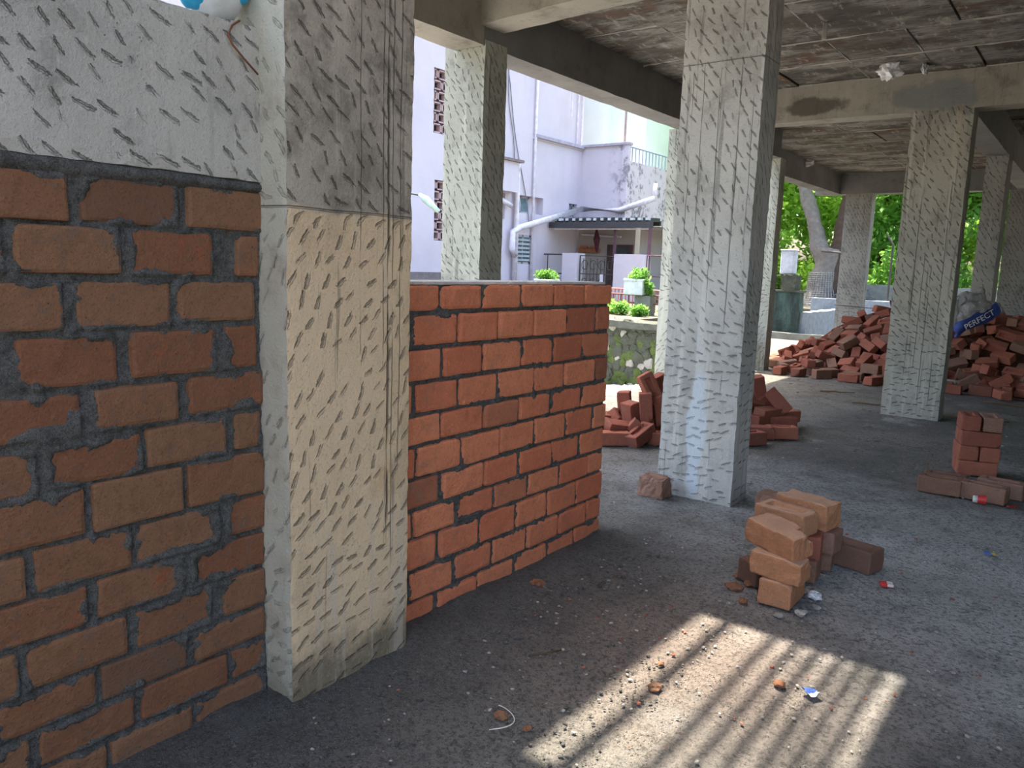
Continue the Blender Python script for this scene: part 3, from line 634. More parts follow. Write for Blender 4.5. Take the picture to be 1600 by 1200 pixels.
for row in range(9):
    yy = 10.14 + row * .062
    for c_ in range(6):
        x = -1.62 + c_ * .195 + rs.uniform(-.05, .05) + (row % 2) * .09; y = yy + rs.uniform(-.03, .03); z = slope_z(x, y + .02) + .05
        if z < .04: continue
        me = var[rs.choice(['l0', 'l1', 'l2', 'l3', 'l5', 'b0', 'b2', 'l4'])]
        o = link('brick', me, None, (x, y - .01, z), (rs.uniform(-.5, .5) + (1.5 if rs.random() < .25 else 0) + .35, rs.uniform(-.35, .35), rs.uniform(-1.2, 1.6)))
        lev = 'on the floor' if z < .1 else 'low' if z < .3 else 'halfway up' if z < .55 else 'near the top'
        tag(o, '%s brick %s in front of the slim dark column, %s' % ('brown' if me in (var['b0'], var['b2']) else 'red', lev, ('below the bag', 'left of the bag', 'right of the bag')[0 if -1.4 < x < -1.1 else 1 if x < -1.4 else 2]), 'brick', 'bricks in the right half of the large heap'); k += 1
PB = parse(PILE_B)
special = {0: 'red brick lying lengthwise at the left front of the small heap', 1: 'red brick leaning diagonally at the front of the small heap left of the centre column',
           2: 'tallest red brick standing on end left of the centre column', 3: 'topmost frogged brick of the small heap, balanced on the upright brick',
           14: 'brick propped steeply like a slab right of the centre column', 19: 'front red brick lying flat just right of the centre column foot'}
for i, r in enumerate(PB):
    me = var[('l1' if i == 3 else 'l%d' % (i % 6))]
    o = link('brick', me, None, r[:3], r[3:])
    if i in special: tag(o, special[i], 'brick', 'bricks in the small heap behind the centre column')
    else: tag(o, '%s red brick %s in the small heap, %s' % (('plain', 'frogged', 'smooth', 'chipped', 'worn', 'broken')[i % 6], 'lying low' if r[2] < .09 else 'tilted midway' if r[2] < .2 else 'up high', 'far left' if r[0] < -2.8 else 'left of the centre column' if r[0] < -2.5 else 'hidden behind the centre column' if (i > 23 or r[0] < -2.2) else 'right of the centre column'), 'brick', 'bricks in the small heap behind the centre column')
# rubble the heap rests on
def heap_core(name, f, x0, x1, y0, y1, s, mat, label):
    Xs = np.arange(x0, x1, s); Ys = np.arange(y0, y1, s); XX, YY = np.meshgrid(Xs, Ys, indexing='ij')
    ZZ = np.vectorize(f)(XX, YY) + (vnoise(XX + 20, YY + 20, 8, 31) - .5) * .05
    o = grid_sheet(name, np.stack([XX, YY, ZZ], -1), mat, None, False); tag(o, label, 'rubble', kind='stuff'); return o
prof = [(-3.9, 0), (-3.4, .25), (-3.0, .58), (-2.65, .80), (-2.35, .92), (-1.9, 1.06), (-1.5, 1.10), (-1.1, .92), (-.75, .78), (-.2, .62), (.35, .35), (.8, 0)]
def pz(x):
    for (a, h), (b, k) in zip(prof, prof[1:]):
        if a <= x <= b: return h + (k - h) * (x - a) / (b - a)
    return 0
def moundA(x, y):
    if 10.1 < y < 10.62 and slope_z(x, y) > .05: return slope_z(x, y) - .06
    h = pz(x) - .22
    if h <= 0 or (-1.36 < x < -1.04 and 10.5 < y < 11.1): return -.04
    return max(-.04, h * min(1, max(0, 1 - abs(y - 11.55) / 1.45) * 1.25) - .03)
heap_core('brick_rubble', moundA, -3.9, 1.0, 9.9, 13.3, .09, plain('brick_rubble', (.13, .06, .042), .95, .1, 0, .03), 'broken brick rubble packed inside the large heap')

def one(label, loc, yaw, L=BL, W=BW, H=BH, mat='loose', frog=0, chip=0., amp=.0025, seed=1, tilt=(0, 0), group=None, rad=.007, fine=False):
    me = brick_mesh(L, W, H, seed, MB[mat], frog=frog, chip=chip, amp=amp, rad=rad, nx=16 if fine else 10, ny=9 if fine else 6, nz=8 if fine else 5)
    o = link('brick', me, None, loc, (math.radians(tilt[0]), math.radians(tilt[1]), math.radians(yaw)))
    return tag(o, label, 'brick', group)
gs = 'bricks of the loose stack beside the sunlit patch'
one('bottom brick of the front tower, brown, seen from its short end', (-.875, 2.93, .052), 92, L=.20, W=.125, H=.10, mat='orange', chip=.02, seed=3, group=gs, fine=True)
one('broken orange brick in the middle of the front tower', (-.880, 2.905, .147), -4, L=.195, W=.13, H=.088, mat='orange', chip=.045, amp=.006, seed=5, tilt=(0, 3), group=gs, fine=True)
one('top orange brick of the front tower, chipped at its right end', (-.905, 2.94, .243), -20, L=.225, W=.125, H=.098, mat='orange', chip=.065, amp=.006, seed=9, tilt=(4, 5), group=gs, fine=True)
one('dark brick half hidden behind the front tower, on the ground', (-.98, 3.08, .05), 60, mat='brown', seed=12, group=gs)
one('dark brick under the frogged brick, lowest behind the front tower', (-.93, 3.20, .05), 5, mat='brown', seed=14, group=gs)
one('dark brick under the frogged brick, second from the ground', (-.93, 3.21, .145), 12, mat='loose', seed=15, group=gs)
one('brick with a stamped frog on top, above the front tower', (-.965, 3.20, .240), -12, mat='orange', frog=1, chip=.02, seed=16, W=.125, group=gs, fine=True)
one('rough broken brick at the upper right of the loose stack', (-.93, 3.385, .240), -14, L=.24, W=.125, H=.11, mat='orange', chip=.06, amp=.006, seed=22, group=gs, fine=True)
one('dark brick carrying the rough broken one, second layer', (-.90, 3.37, .135), -5, mat='brown', seed=18, group=gs)
one('dark brick carrying the rough broken one, on the ground', (-.92, 3.37, .048), 8, mat='brown', seed=19, H=.09, group=gs)
one('single brown frogged brick lying right of the loose stack', (-.765, 3.50, .050), -14, L=.235, W=.12, H=.10, mat='brown', frog=1, chip=.015, seed=20, group=gs, fine=True)
one('brown brick with a broken notch just behind the loose stack', (-1.235, 3.93, .062), -4, L=.185, W=.13, H=.125, mat='brown', chip=.06, amp=.005, seed=24, group=gs, fine=True)
one('lone broken brick with a ragged face at the centre column foot', (-1.885, 3.845, .055), -3, L=.15, W=.12, H=.112, mat='brown', chip=.045, amp=.010, seed=27, fine=True)
gr = 'bricks of the small stack at the right edge'
one('front brick of the left frogged pair at the right edge', (-.665, 5.085, .05), 3, mat='brown', frog=1, seed=31, group=gr)
one('rear brick of the left frogged pair at the right edge', (-.655, 5.20, .05), 3, mat='brown', frog=1, seed=32, group=gr)
one('frogged brick nearest the red paper cup', (-.44, 5.095, .05), -8, L=.235, mat='brown', frog=1, seed=33, group=gr)
one('frogged brick behind the one near the red paper cup', (-.37, 5.27, .05), -8, L=.235, mat='brown', frog=1, seed=34, group=gr)
a16 = math.radians(16); cx, cy = -.575, 5.80
def st(dx, dy): return (cx + dx * math.cos(a16) - dy * math.sin(a16), cy + dx * math.sin(a16) + dy * math.cos(a16))
lv = ('lowest', 'second', 'third', 'top')
for k in range(4):
    z = .048 + k * .097
    for q in (0, 1):
        if k % 2 == 0:
            x, y = st(0, (q - .5) * .118); yaw = 16; w = ('front', 'rear')[q]
        else:
            x, y = st((q - .5) * .122, 0); yaw = 106; w = ('left', 'right')[q]
        one('%s red brick in the %s layer of the four-layer stack' % (w, lv[k]), (x, y, z), yaw + rs.uniform(-2, 2), mat='loose' if (k, q) != (3, 1) else 'brown', chip=rs.choice((0, .02, .03)), seed=40 + k * 2 + q, frog=1 if k == 3 else 0, group=gr)

# ---------------------------------------------------------------- debris on the floor
def fz(x, y): return 0.0
def stone(name, x, y, s, mat, label, seed, flat=.6, cat='stone', group=None):
    bm = bmesh.new(); bmesh.ops.create_icosphere(bm, subdivisions=2, radius=1)
    for v in bm.verts:
        n_ = noise.noise(v.co * 1.4 + Vector((seed, 0, 0))) * .55; v.co *= (1 + n_); v.co.z *= flat; v.co.x *= 1.3
        v.co = v.co * s
    me = bpy.data.meshes.new(name); bm.to_mesh(me); bm.free(); me.materials.append(mat)
    o = link(name, me, None, (x, y, s * flat * .62), (0, 0, seed)); tag(o, label, cat, group); return o
chips = [(-.948, 2.014, .017, 'flat brick chip, leftmost in the sunlit patch'), (-.662, 2.283, .017, 'reddish brick chip in the sunlit patch beside the foil wrapper'), (-1.00, 2.16, .010, 'small brick chip near the upper left part of the sunlit patch'),
         (-1.21, 1.60, .016, 'brown brick chip beside the white string'), (-1.12, 1.60, .010, 'tiny brick chip right of the white string'), (-1.66, 2.40, .026, 'dark red brick fragment at the foot of the half-height wall'),
         (-.975, 2.80, .016, 'pink brick fragment at the foot of the front tower'), (-1.05, 2.90, .026, 'largest brick crumb left of the front tower'), (-1.02, 2.98, .022, 'brick crumb behind the largest one, left of the front tower'),
         (-1.08, 3.03, .018, 'brick crumb farthest left of the front tower'), (-.83, 2.77, .014, 'grey pebble at the right foot of the front tower'), (-.77, 2.84, .018, 'grey stone right of the front tower in its shade'), (-.74, 2.93, .015, 'small stone behind the grey stone, right of the front tower')]
M_STONE = plain('grey_stone', (.33, .31, .28), .9, .2, 0, .003)
for i, (x, y, s, l) in enumerate(chips): stone('brick_chip' if 'brick' in l or 'pink' in l else 'stone', x, y, s, M_STONE if 'grey' in l or 'small stone' in l else MB['near'], l, i * 1.7 + 1, .62, 'brick chip' if 'brick' in l else 'stone')
# loose gravel
def scatter(name, n, area, smin, smax, mat, label, seed):
    r = np.random.default_rng(seed); base = bmesh.new(); bmesh.ops.create_icosphere(base, subdivisions=1, radius=1)
    bv = np.array([v.co[:] for v in base.verts]); bf = np.array([[v.index for v in f.verts] for f in base.faces]); base.free()
    V = []; Fa = []
    for i in range(n):
        x, y = area(r)
        s = smin + (smax - smin) * r.random() ** 3
        p = bv * (1 + (r.random((len(bv), 1)) - .5) * .5) * s * np.array([1.2, .9, .6]); a = r.random() * 6.3
        R = np.array([[math.cos(a), -math.sin(a), 0], [math.sin(a), math.cos(a), 0], [0, 0, 1]])
        V.append(p @ R.T + np.array([x, y, s * .25])); Fa.append(bf + i * len(bv))
    V = np.concatenate(V); Fa = np.concatenate(Fa)
    me = bpy.data.meshes.new(name); me.from_pydata(V.tolist(), [], Fa.tolist()); me.materials.append(mat)
    o = link(name, me); tag(o, label, 'gravel', kind='stuff'); return o
def near_area(r):
    while True:
        x = r.uniform(-1.7, .3); y = r.uniform(.9, 4.2)
        if r.random() < .35 + .65 * math.exp(-((x + .95) ** 2 + (y - 2.6) ** 2) / .4): return x, y
scatter('gravel', 1500, near_area, .0015, .0075, M_STONE, 'fine grey grit and pebbles scattered over the floor', 2)
scatter('gravel', 1400, lambda r: (r.uniform(-1.7, -.9), r.uniform(.9, 2.2)), .002, .007, MORTAR, 'dark mortar grit on the floor before the nearest column', 22)
scatter('brick_crumbs', 260, near_area, .0015, .008, MB['loose'], 'tiny red brick crumbs scattered over the floor', 3)
scatter('gravel', 2600, lambda r: (-1.76 + abs(r.normal()) * .12 + (.10 if False else 0), r.uniform(.2, 3.1)), .002, .013, MORTAR, 'dropped mortar crumbs along the wall foot', 4)
scatter('gravel', 1300, lambda r: (r.uniform(-3.2, .6), r.uniform(3.2, 7.5)), .002, .009, M_STONE, 'grit scattered over the floor round the centre column', 6)

def sheet(name, w, h, mat, loc, rz, label, cat, seed=0, crumple=.004, n=8, tilt=0, rx=0, group=None, two=None):
    P = np.zeros((n, n, 3))
    for i in range(n):
        for j in range(n):
            u, v = (i / (n - 1) - .5) * w, (j / (n - 1) - .5) * h
            P[i, j] = (u, v, crumple * (1 + noise.noise(Vector((u * 9 / w, v * 7 / h, seed)) * .45) * 2))
    o = grid_sheet(name, P, mat, None, False)
    if two:
        o.data.materials.append(two)
        for k, p in enumerate(o.data.polygons): p.material_index = 1 if (k // (n - 1)) < (n - 1) * .45 else 0
    so = o.modifiers.new('s', 'SOLIDIFY'); so.thickness = .0008
    o.location = loc; o.rotation_euler = (rx, tilt, rz); tag(o, label, cat, group); return o
M_RED = plain('red_print', (.62, .04, .04), .45, .5); M_WHITE = plain('white_paper', (.72, .70, .66), .6, .4)
M_BLUE = plain('blue_print', (.10, .20, .62), .45, .5); M_YEL = plain('yellow_print', (.65, .48, .12), .5, .4); M_FOIL = plain('foil', (.70, .72, .76), .35, .6)
def carton(loc, rz, label):
    e = empty('packet', loc, (0, 0, rz)); tag(e, label, 'packet')
    G().box(-.024, .024, -.018, .018, 0, .013, .002).done('carton', M_RED, e); G().box(.002, .0242, -.0182, .0182, .004, .0134).done('white_panel', M_WHITE, e); return e
carton((-.585, 3.345, .004), .35, 'crushed red and white packet on the grey floor right of the loose stack')
sheet('wrapper', .055, .032, M_YEL, (-.294, 4.075, .004), .3, 'flat yellow and blue wrapper on the floor at the far right', 'wrapper', 3, two=M_BLUE)
sheet('wrapper', .045, .038, M_FOIL, (-.57, 2.29, .004), -.5, 'white and blue foil wrapper in the sunlit patch', 'wrapper', 5, .008, two=M_BLUE)
sheet('wrapper', .05, .03, M_RED, (-.29, 5.03, .004), .8, 'small red wrapper at the right edge beside the frogged bricks', 'wrapper', 7, .006)
cup = empty('paper_cup', (-.45, 4.99, .026), (0, math.radians(90), math.radians(10))); tag(cup, 'crushed red and white paper cup lying against the frogged brick', 'paper cup')
g = G(); g.tube([(0, 0, -.03), (0, 0, .034)], [.019, .027], 16, False); c_ = g.done('cup_wall', M_RED, cup, True)
g = G(); g.tube([(0, 0, -.0301), (0, 0, -.008)], [.0192, .0218], 16, True); g.done('white_base', M_WHITE, cup, True)
# crumpled plastic beside the tower
def crumple(name, loc, s, mat, label, cat, seed, flat=(1, .8, .6)):
    bm = bmesh.new(); bmesh.ops.create_icosphere(bm, subdivisions=3, radius=1)
    for v in bm.verts:
        n_ = noise.noise(v.co * 2.1 + Vector((seed, 0, 0))) * .45 + noise.noise(v.co * 5 + Vector((seed, 3, 0))) * .25
        v.co *= 1 + n_; v.co = Vector((v.co.x * flat[0], v.co.y * flat[1], v.co.z * flat[2])) * s
    me = bpy.data.meshes.new(name); bm.to_mesh(me); bm.free(); me.materials.append(mat)
    o = link(name, me, None, loc); tag(o, label, cat); return o
M_PLAS = plain('clear_plastic', (.62, .63, .66), .25, .6)
crumple('plastic_scrap', (-.775, 3.02, .014), .026, M_PLAS, 'crumpled whitish plastic scrap in the shade right of the front tower', 'plastic scrap', 2)
def wire(name, pts, r, mat, label, cat, n=6):
    g = G(); g.tube(pts, r, n); o = g.done(name, mat, None, True); tag(o, label, cat); return o
pts = [(-1.205 + .03 * math.sin(t * 2.4) + .02 * t, 1.60 - .03 * t + .03 * math.cos(t * 1.7), .006) for t in np.linspace(-.6, 1.6, 16)]
wire('string', pts, .0015, M_WHITE, 'thin white string curled on the dark floor below the nearest column', 'string')
wire('straw', [(-1.35, 1.92, .006), (-1.31, 1.96, .012), (-1.29, 2.02, .007)], .003, plain('dry_leaf', (.08, .07, .04), .9), 'dark dry stalk on the floor right of the nearest column', 'stalk')
M_TWIG = plain('dry_twig', (.16, .10, .06), .9)
for i, (x, y, a, l, lab) in enumerate([(-1.05, 7.9, .3, .5, 'long dry twig on the floor behind the grey-green column, nearer one'), (-.9, 9.2, .1, .7, 'pale stick on the dark floor before the right half of the heap'), (-2.35, 8.6, .5, .35, 'thin twig on the floor in front of the left half of the heap'), (-1.9, 8.1, .2, .5, 'twig left of the grey-green column foot')]):
    P_ = [(x + math.cos(a) * t * l, y + math.sin(a) * t * l, .012 + .012 * noise.noise(Vector((t * 4, i, 0)))) for t in np.linspace(0, 1, 8)]
    wire('twig', P_, [.010 * (1 - .6 * t) for t in np.linspace(0, 1, 8)], M_TWIG, lab, 'twig')
# dry leaves and scraps between the heaps
r = np.random.default_rng(14); V = []; Fa = []
for i in range(420):
    x = r.uniform(-3.2, .6); y = r.uniform(5.6, 9.8); s = r.uniform(.008, .035); a = r.uniform(0, 6.3); n0 = len(V)
    for u, v in ((-1, 0), (0, -.35), (1, 0), (0, .35)):
        V.append((x + s * (u * math.cos(a) - v * math.sin(a)), y + s * (u * math.sin(a) + v * math.cos(a)), .005 + r.uniform(0, .010)))
    Fa.append((n0, n0 + 1, n0 + 2, n0 + 3))
o = link('dry_leaves', mesh('dry_leaves', V, Fa, plain('dry_leaves', (.13, .10, .07), .9))); tag(o, 'dry leaves and bits littering the floor between the heaps', 'dry leaves', kind='stuff')

# cement bag on the heap
M_BAG = plain('woven_bag', (.50, .50, .52), .6, .3, 0, .01); M_BAGB = plain('bag_blue', (.05, .10, .38), .5, .4, 0, .004)
_a = math.radians(32); _u = Vector((_cy, _sy, 0)) * math.cos(_a) + Vector((0, 0, 1)) * math.sin(_a); _v = -Vector((_cy, _sy, 0)) * math.sin(_a) + Vector((0, 0, 1)) * math.cos(_a); _n = _u.cross(_v)
bg = empty('cement_bag', (-1.34, 9.98, .60), Matrix((_u, _v, _n)).transposed().to_euler()); tag(bg, 'crumpled white and blue empty cement bag draped over the brick heap', 'bag')
n = 26; Pb = np.zeros((n, n, 3))
for i in range(n):
    for j in range(n):
        u, v = i / (n - 1), j / (n - 1)
        x_ = .56 * u * (1 - .35 * v) + .12 * v + .02 * math.sin(v * 7); y_ = .40 * v * (1 - .25 * abs(u - .5)) + .02 * math.sin(u * 6)
        Pb[i, j] = (x_, y_, .07 * math.sin(PI * u) * math.sin(PI * v) + .05 * (noise.noise(Vector((u * 5, v * 5, 4))) + .4 * noise.noise(Vector((u * 13, v * 13, 2)))) * (.2 if v < .4 and .15 < u < .85 else 1))
bb = grid_sheet('bag_face', Pb, M_BAG, bg, False); bb.data.materials.append(M_BAGB)
for k, p in enumerate(bb.data.polygons):
    if k % (n - 1) < 9: p.material_index = 1
s_ = bb.modifiers.new('s', 'SOLIDIFY'); s_.thickness = -.03
fc = bpy.data.curves.new('lettering', 'FONT'); fc.body = 'PERFECT'; fc.size = .092; fc.extrude = .002; fc.align_x = 'CENTER'
tmp = bpy.data.objects.new('tmp', fc); COL.objects.link(tmp); bpy.context.view_layer.update()
lm = bpy.data.meshes.new_from_object(tmp.evaluated_get(bpy.context.evaluated_depsgraph_get())); bpy.data.objects.remove(tmp)
lm.materials.clear(); lm.materials.append(plain('bag_print_white', (.75, .75, .76), .5)); lt = link('lettering', lm, bg); lt.location = (.29, .035, .085)
lt['label'] = 'white bag lettering'
tub = empty('plastic_tub', (-1.33, 10.05, .0), (0, 0, .5)); tag(tub, 'small pale crushed plastic tub on the floor before the right half of the heap', 'tub')
g = G(); g.tube([(0, 0, .01), (.005, 0, .12)], [.07, .11], 12, False); o = g.done('tub_wall', plain('tub_plastic', (.40, .42, .38), .5), tub); o.modifiers.new('s', 'SOLIDIFY').thickness = .004
g = G(); g.tube([(0, 0, .005), (0, 0, .012)], [.07, .071], 12, True); g.done('tub_base', bpy.data.materials['tub_plastic'], tub)

# scraps hanging from the ceiling
strip = sheet('paper_strip', .035, .17, M_WHITE, (-1.80, 5.86, 2.93), .6, 'pale printed strip hanging from the ceiling near the centre column', 'strip', 3, .004, tilt=.2, rx=1.1)
crumple('plastic_rag', (-1.66, 7.20, 2.925), .085, M_PLAS, 'torn plastic rag stuck at the ceiling edge of the cross beam', 'plastic scrap', 5, (1, .6, .9))
crumple('plastic_rag', (-1.43, 7.38, 2.95), .06, M_PLAS, 'smaller plastic rag at the ceiling edge, right of the first', 'plastic scrap', 7, (.4, 1.2, .7))
crumple('plastic_rag', (-2.0, 8.9, 2.93), .07, M_PLAS, 'torn plastic shred hanging behind the cross beam left of the grey-green column', 'plastic scrap', 9, (.5, .5, 1.1))
crumple('plastic_rag', (-4.05, 12.6, 2.95), .12, M_PLAS, 'plastic shreds hanging at the ceiling edge above the tree', 'plastic scrap', 13, (1.6, .5, .6))

# things on the low beam
M_CYAN = plain('cyan_plastic', (.03, .45, .75), .35, .5); M_WPL = plain('white_plastic', (.80, .82, .82), .35, .5)
jar = empty('plastic_bag', (-1.85, 1.168, 1.882), (0, 0, 0)); tag(jar, 'round white and cyan plastic bag lying on top of the low concrete beam', 'plastic bag')
def blob(name, mat, par, c, s, seed):
    bm = bmesh.new(); bmesh.ops.create_uvsphere(bm, u_segments=24, v_segments=14, radius=1)
    for v in bm.verts:
        v.co *= 1 + .10 * noise.noise(v.co * 2 + Vector((seed, 0, 0))); v.co = Vector((v.co.x * s[0] + c[0], v.co.y * s[1] + c[1], v.co.z * s[2] + c[2]))
    me = bpy.data.meshes.new(name); bm.to_mesh(me); bm.free(); me.materials.append(mat); me.polygons.foreach_set('use_smooth', [True] * len(me.polygons)); return link(name, me, par)
blob('bag_body', M_WPL, jar, (0, 0, 0), (.06, .072, .062), 2); blob('blue_knot', M_CYAN, jar, (.03, .052, .02), (.03, .026, .035), 4); blob('blue_band', M_CYAN, jar, (.0, -.052, .01), (.05, .042, .055), 6)
M_RUST = plain('rusty_wire', (.22, .09, .05), .8, .3)
wire('binding_wire', [(-1.79, 1.20, 1.822), (-1.772, 1.185, 1.815), (-1.768, 1.165, 1.80), (-1.772, 1.155, 1.775), (-1.768, 1.165, 1.755), (-1.768, 1.195, 1.73), (-1.768, 1.235, 1.70)], .0028, M_RUST, 'rusty twisted binding wire hanging down the face of the low beam', 'wire')
#SECTION3
# ---------------------------------------------------------------- outdoors
M_GRND = plain('earth', (.20, .18, .14), .95, .1, 0, .03); M_GRAV = plain('grey_gravel', (.42, .42, .42), .9, .2, 0, .01)
o = G().box(-60, -3.8, -20, 60, -.8, -.42).box(-3.9, 60, 15.3, 60, -.5, -.12).box(4.1, 60, -40, 15.3, -.8, -.2).box(-3.8, 4.1, -40, -3.5, -.8, -.2).done('ground', M_GRND); tag(o, kind='structure')
XX, YY = np.meshgrid(np.arange(-6.2, -3.80, .04), np.arange(-2., 9.2, .04), indexing='ij')
sh = np.clip((-3.86 - XX) / 1.1, 0, 1)
o = grid_sheet('gravel_bank', np.stack([XX, YY, -.03 - .30 * sh + (vnoise(XX + 20, YY + 20, 7, 41) - .5) * .06 * np.clip(sh * 4, 0, 1)], -1), M_GRAV, None, False); tag(o, 'grey gravel strip between the floor edge and the stone wall', 'gravel', kind='stuff')
V_ = scatter('gravel', 1500, lambda r: (r.uniform(-5.0, -3.75), r.uniform(4.5, 9.0)), .02, .06, plain('pale_gravel', (.50, .50, .52), .9, .2), 'pale loose gravel lying along the stone wall', 12)
for v in V_.data.vertices: v.co.z += -.03 - .30 * min(1, max(0, (-3.86 - v.co.x) / 1.1))
# stone retaining wall: each stone a piece
M_RS = [plain('field_stone_dark', (.10, .11, .085), .95, .1, 0, .03), plain('field_stone_mossy', (.11, .15, .05), .95, .1, 0, .03), plain('field_stone_pale', (.38, .37, .33), .9, .2, 0, .02)]
M_COPE = plain('mossy_coping', (.13, .14, .12), .95, .1, 0, .03)
sw = empty('stone_wall', (-6.5, 9.3, -.45)); tag(sw, 'dark mossy rubble stone retaining wall seen past the free end of the half-height wall', 'wall')
G().box(-4.6, 2.75, .03, .4, 0, .95).done('wall_core', M_RS[0], sw)
rs = random.Random(77); sm = []
for k in range(12):
    bm = bmesh.new(); bmesh.ops.create_icosphere(bm, subdivisions=2, radius=1)
    for v in bm.verts:
        v.co *= 1 + .5 * noise.noise(v.co * 1.3 + Vector((k * 3.1, 0, 0))); v.co = Vector((v.co.x * .5, v.co.y * .30, v.co.z * .5))
    me = bpy.data.meshes.new('stone'); bm.to_mesh(me); bm.free(); me.materials.append(M_RS[(0, 1, 0, 2, 1, 0)[k % 6]]); sm.append(me)
x = .2
while x < 2.75:
    z = .04
    while z < .88:
        s = rs.uniform(.10, .19); o = link('stone', rs.choice(sm), sw, (x + rs.uniform(-.04, .04), .03, z + s * .4), (rs.uniform(-.3, .3), rs.uniform(0, 3), rs.uniform(-.3, .3))); o.scale = (s * 1.1, s * .8, s * 1.1); z += s * .72
    x += .115
rough_c = rough_box('coping', -4.6, 2.8, -.10, .45, .90, .99, M_COPE, .1, .015, sw, 3)
yard = G().box(-18, -5.8, 9.65, 16.2, -.5, .46).done('yard', M_GRND); tag(yard, kind='structure')
o = G().box(-5.8, -3.86, 9.7, 15.5, -.4, -.03).done('pavement', FLOOR); tag(o, kind='structure')
o = G().box(-18, -5.4, 16.2, 34, -.5, .3).done('yard_ground', M_GRND); tag(o, kind='structure')

def leaves(name, centers, n, size, mat, seed, parent=None, spread=.3, up=.35):
    r = np.random.default_rng(seed); c = np.array(centers, float); idx = r.integers(0, len(c), n)
    d = r.normal(size=(n, 3)); d /= np.linalg.norm(d, axis=1)[:, None]; p = c[idx] + d * (spread * r.random((n, 1)) ** .4)
    nr = r.normal(size=(n, 3)); nr[:, 2] += up; nr /= np.linalg.norm(nr, axis=1)[:, None]
    t = np.cross(nr, r.normal(size=(n, 3))); t /= np.linalg.norm(t, axis=1)[:, None]; b = np.cross(nr, t)
    s = size * r.uniform(.6, 1.3, (n, 1)); V = np.empty((n, 4, 3))
    V[:, 0] = p - t * s; V[:, 1] = p - b * s * .42; V[:, 2] = p + t * s; V[:, 3] = p + b * s * .42
    V = V.reshape(-1, 3)
    me = bpy.data.meshes.new(name); me.vertices.add(n * 4); me.vertices.foreach_set('co', V.ravel().astype(np.float32))
    me.loops.add(n * 4); me.loops.foreach_set('vertex_index', np.arange(n * 4, dtype=np.int32)); me.polygons.add(n)
    me.polygons.foreach_set('loop_start', np.arange(0, n * 4, 4, dtype=np.int32)); me.polygons.foreach_set('loop_total', np.full(n, 4, dtype=np.int32))
    me.update(calc_edges=True); me.materials.append(mat)
    o = link(name, me, parent)
    return o
def leafmat(name, c, t, mixf=.55):
    m = Mat(name, .6, .3); n = m.noise(1.3, 3); k = m.noise(25, 2)
    col = m.mix(n.step(.3, .7), c, tuple(v * .6 for v in c)); col = m.mix(k.step(.5, .7) * .5, col, tuple(min(1, v * 1.7) for v in c)); m.color(col)
    tr = m.nt.nodes.new('ShaderNodeBsdfTranslucent'); tr.inputs[0].default_value = (*t, 1)
    mx = m.nt.nodes.new('ShaderNodeMixShader'); mx.inputs[0].default_value = mixf
    m.nt.links.new(m.b.outputs[0], mx.inputs[1]); m.nt.links.new(tr.outputs[0], mx.inputs[2]); m.nt.links.new(mx.outputs[0], m.out.inputs[0]); return m.m
LEAF = [leafmat('leaf_bright', (.20, .36, .06), (.42, .68, .10)), leafmat('leaf_mid', (.13, .30, .06), (.26, .52, .10)), leafmat('leaf_pale', (.26, .40, .14), (.50, .72, .25))]
BARK = plain('bark', (.30, .27, .24), .95, .1, 0, .05); BARKD = plain('bark_dark', (.12, .085, .065), .95, .1, 0, .05)
def crown_centers(c, rad, n, seed):
    r = np.random.default_rng(seed); d = r.normal(size=(n, 3)); d /= np.linalg.norm(d, axis=1)[:, None]
    return np.array(c) + d * (np.array(rad) * r.random((n, 1)) ** .45)
def tree(x, y, h, rad, mat, label, seed, n=9000, group=None, lo=.0):
    e = empty('leafy_tree', (x, y, 0)); tag(e, label, 'tree', group)
    g = G(); g.tube([(0, 0, -.2), (.1, 0, h * .3), (-.05, .1, h * .6), (.05, 0, h * .9)], [.16, .13, .09, .04], 8)
    for k in range(5):
        a = k * 1.3 + seed; g.tube([(0, 0, h * (.3 + .1 * k)), (math.cos(a) * rad * .4, math.sin(a) * rad * .4, h * (.42 + .1 * k)), (math.cos(a) * rad * .8, math.sin(a) * rad * .8, h * (.5 + .1 * k))], [.07, .04, .02], 6)
    g.done('trunk', BARKD, e)
    cc = crown_centers((0, 0, h * .55 + lo), (rad, rad, h * .5), 110, seed)
    f = leaves('foliage', cc, n, .13, mat, seed, e, .62); return e
far = [(-15.5, 27, 11, 3.2, 0, 'bright leafy tree right of the lilac house terrace railing'), (-12.3, 30, 10, 3.0, 2, 'pale green tree left of the big trunk, far back'), (-9.6, 27, 9, 2.8, 0, 'sunny green tree directly left behind the big forked trunk'),
       (-6.4, 29, 10, 2.9, 1, 'mid green tree directly behind the big forked trunk'), (-4.0, 27, 9, 2.6, 1, 'green tree between the back column and the grey-green column'), (-1.6, 28, 10, 2.9, 0, 'bright tree seen right of the grey-green column'),
       (-9.0, 36, 11, 3.4, 1, 'deep green tree in the second row, left of the big trunk'), (-3.2, 36, 11, 3.6, 0, 'tall tree in the second row behind the grey-green column'), (3.0, 36, 11, 3.6, 1, 'tall tree in the second row at the far right'), (-15, 37, 12, 3.6, 0, 'tall tree in the second row behind the lilac house terrace'),
       (1.2, 27, 9, 2.8, 2, 'pale tree seen between the two dark columns at right'), (4.6, 28, 10, 3.0, 1, 'green tree beyond the right edge of the view'), (-18.5, 31, 12, 3.2, 1, 'dark green tree behind the lilac house')]
for i, (x, y, h, rd, k, lab) in enumerate(far): tree(x, y, h, rd, LEAF[k], lab, i + 3, 15000)
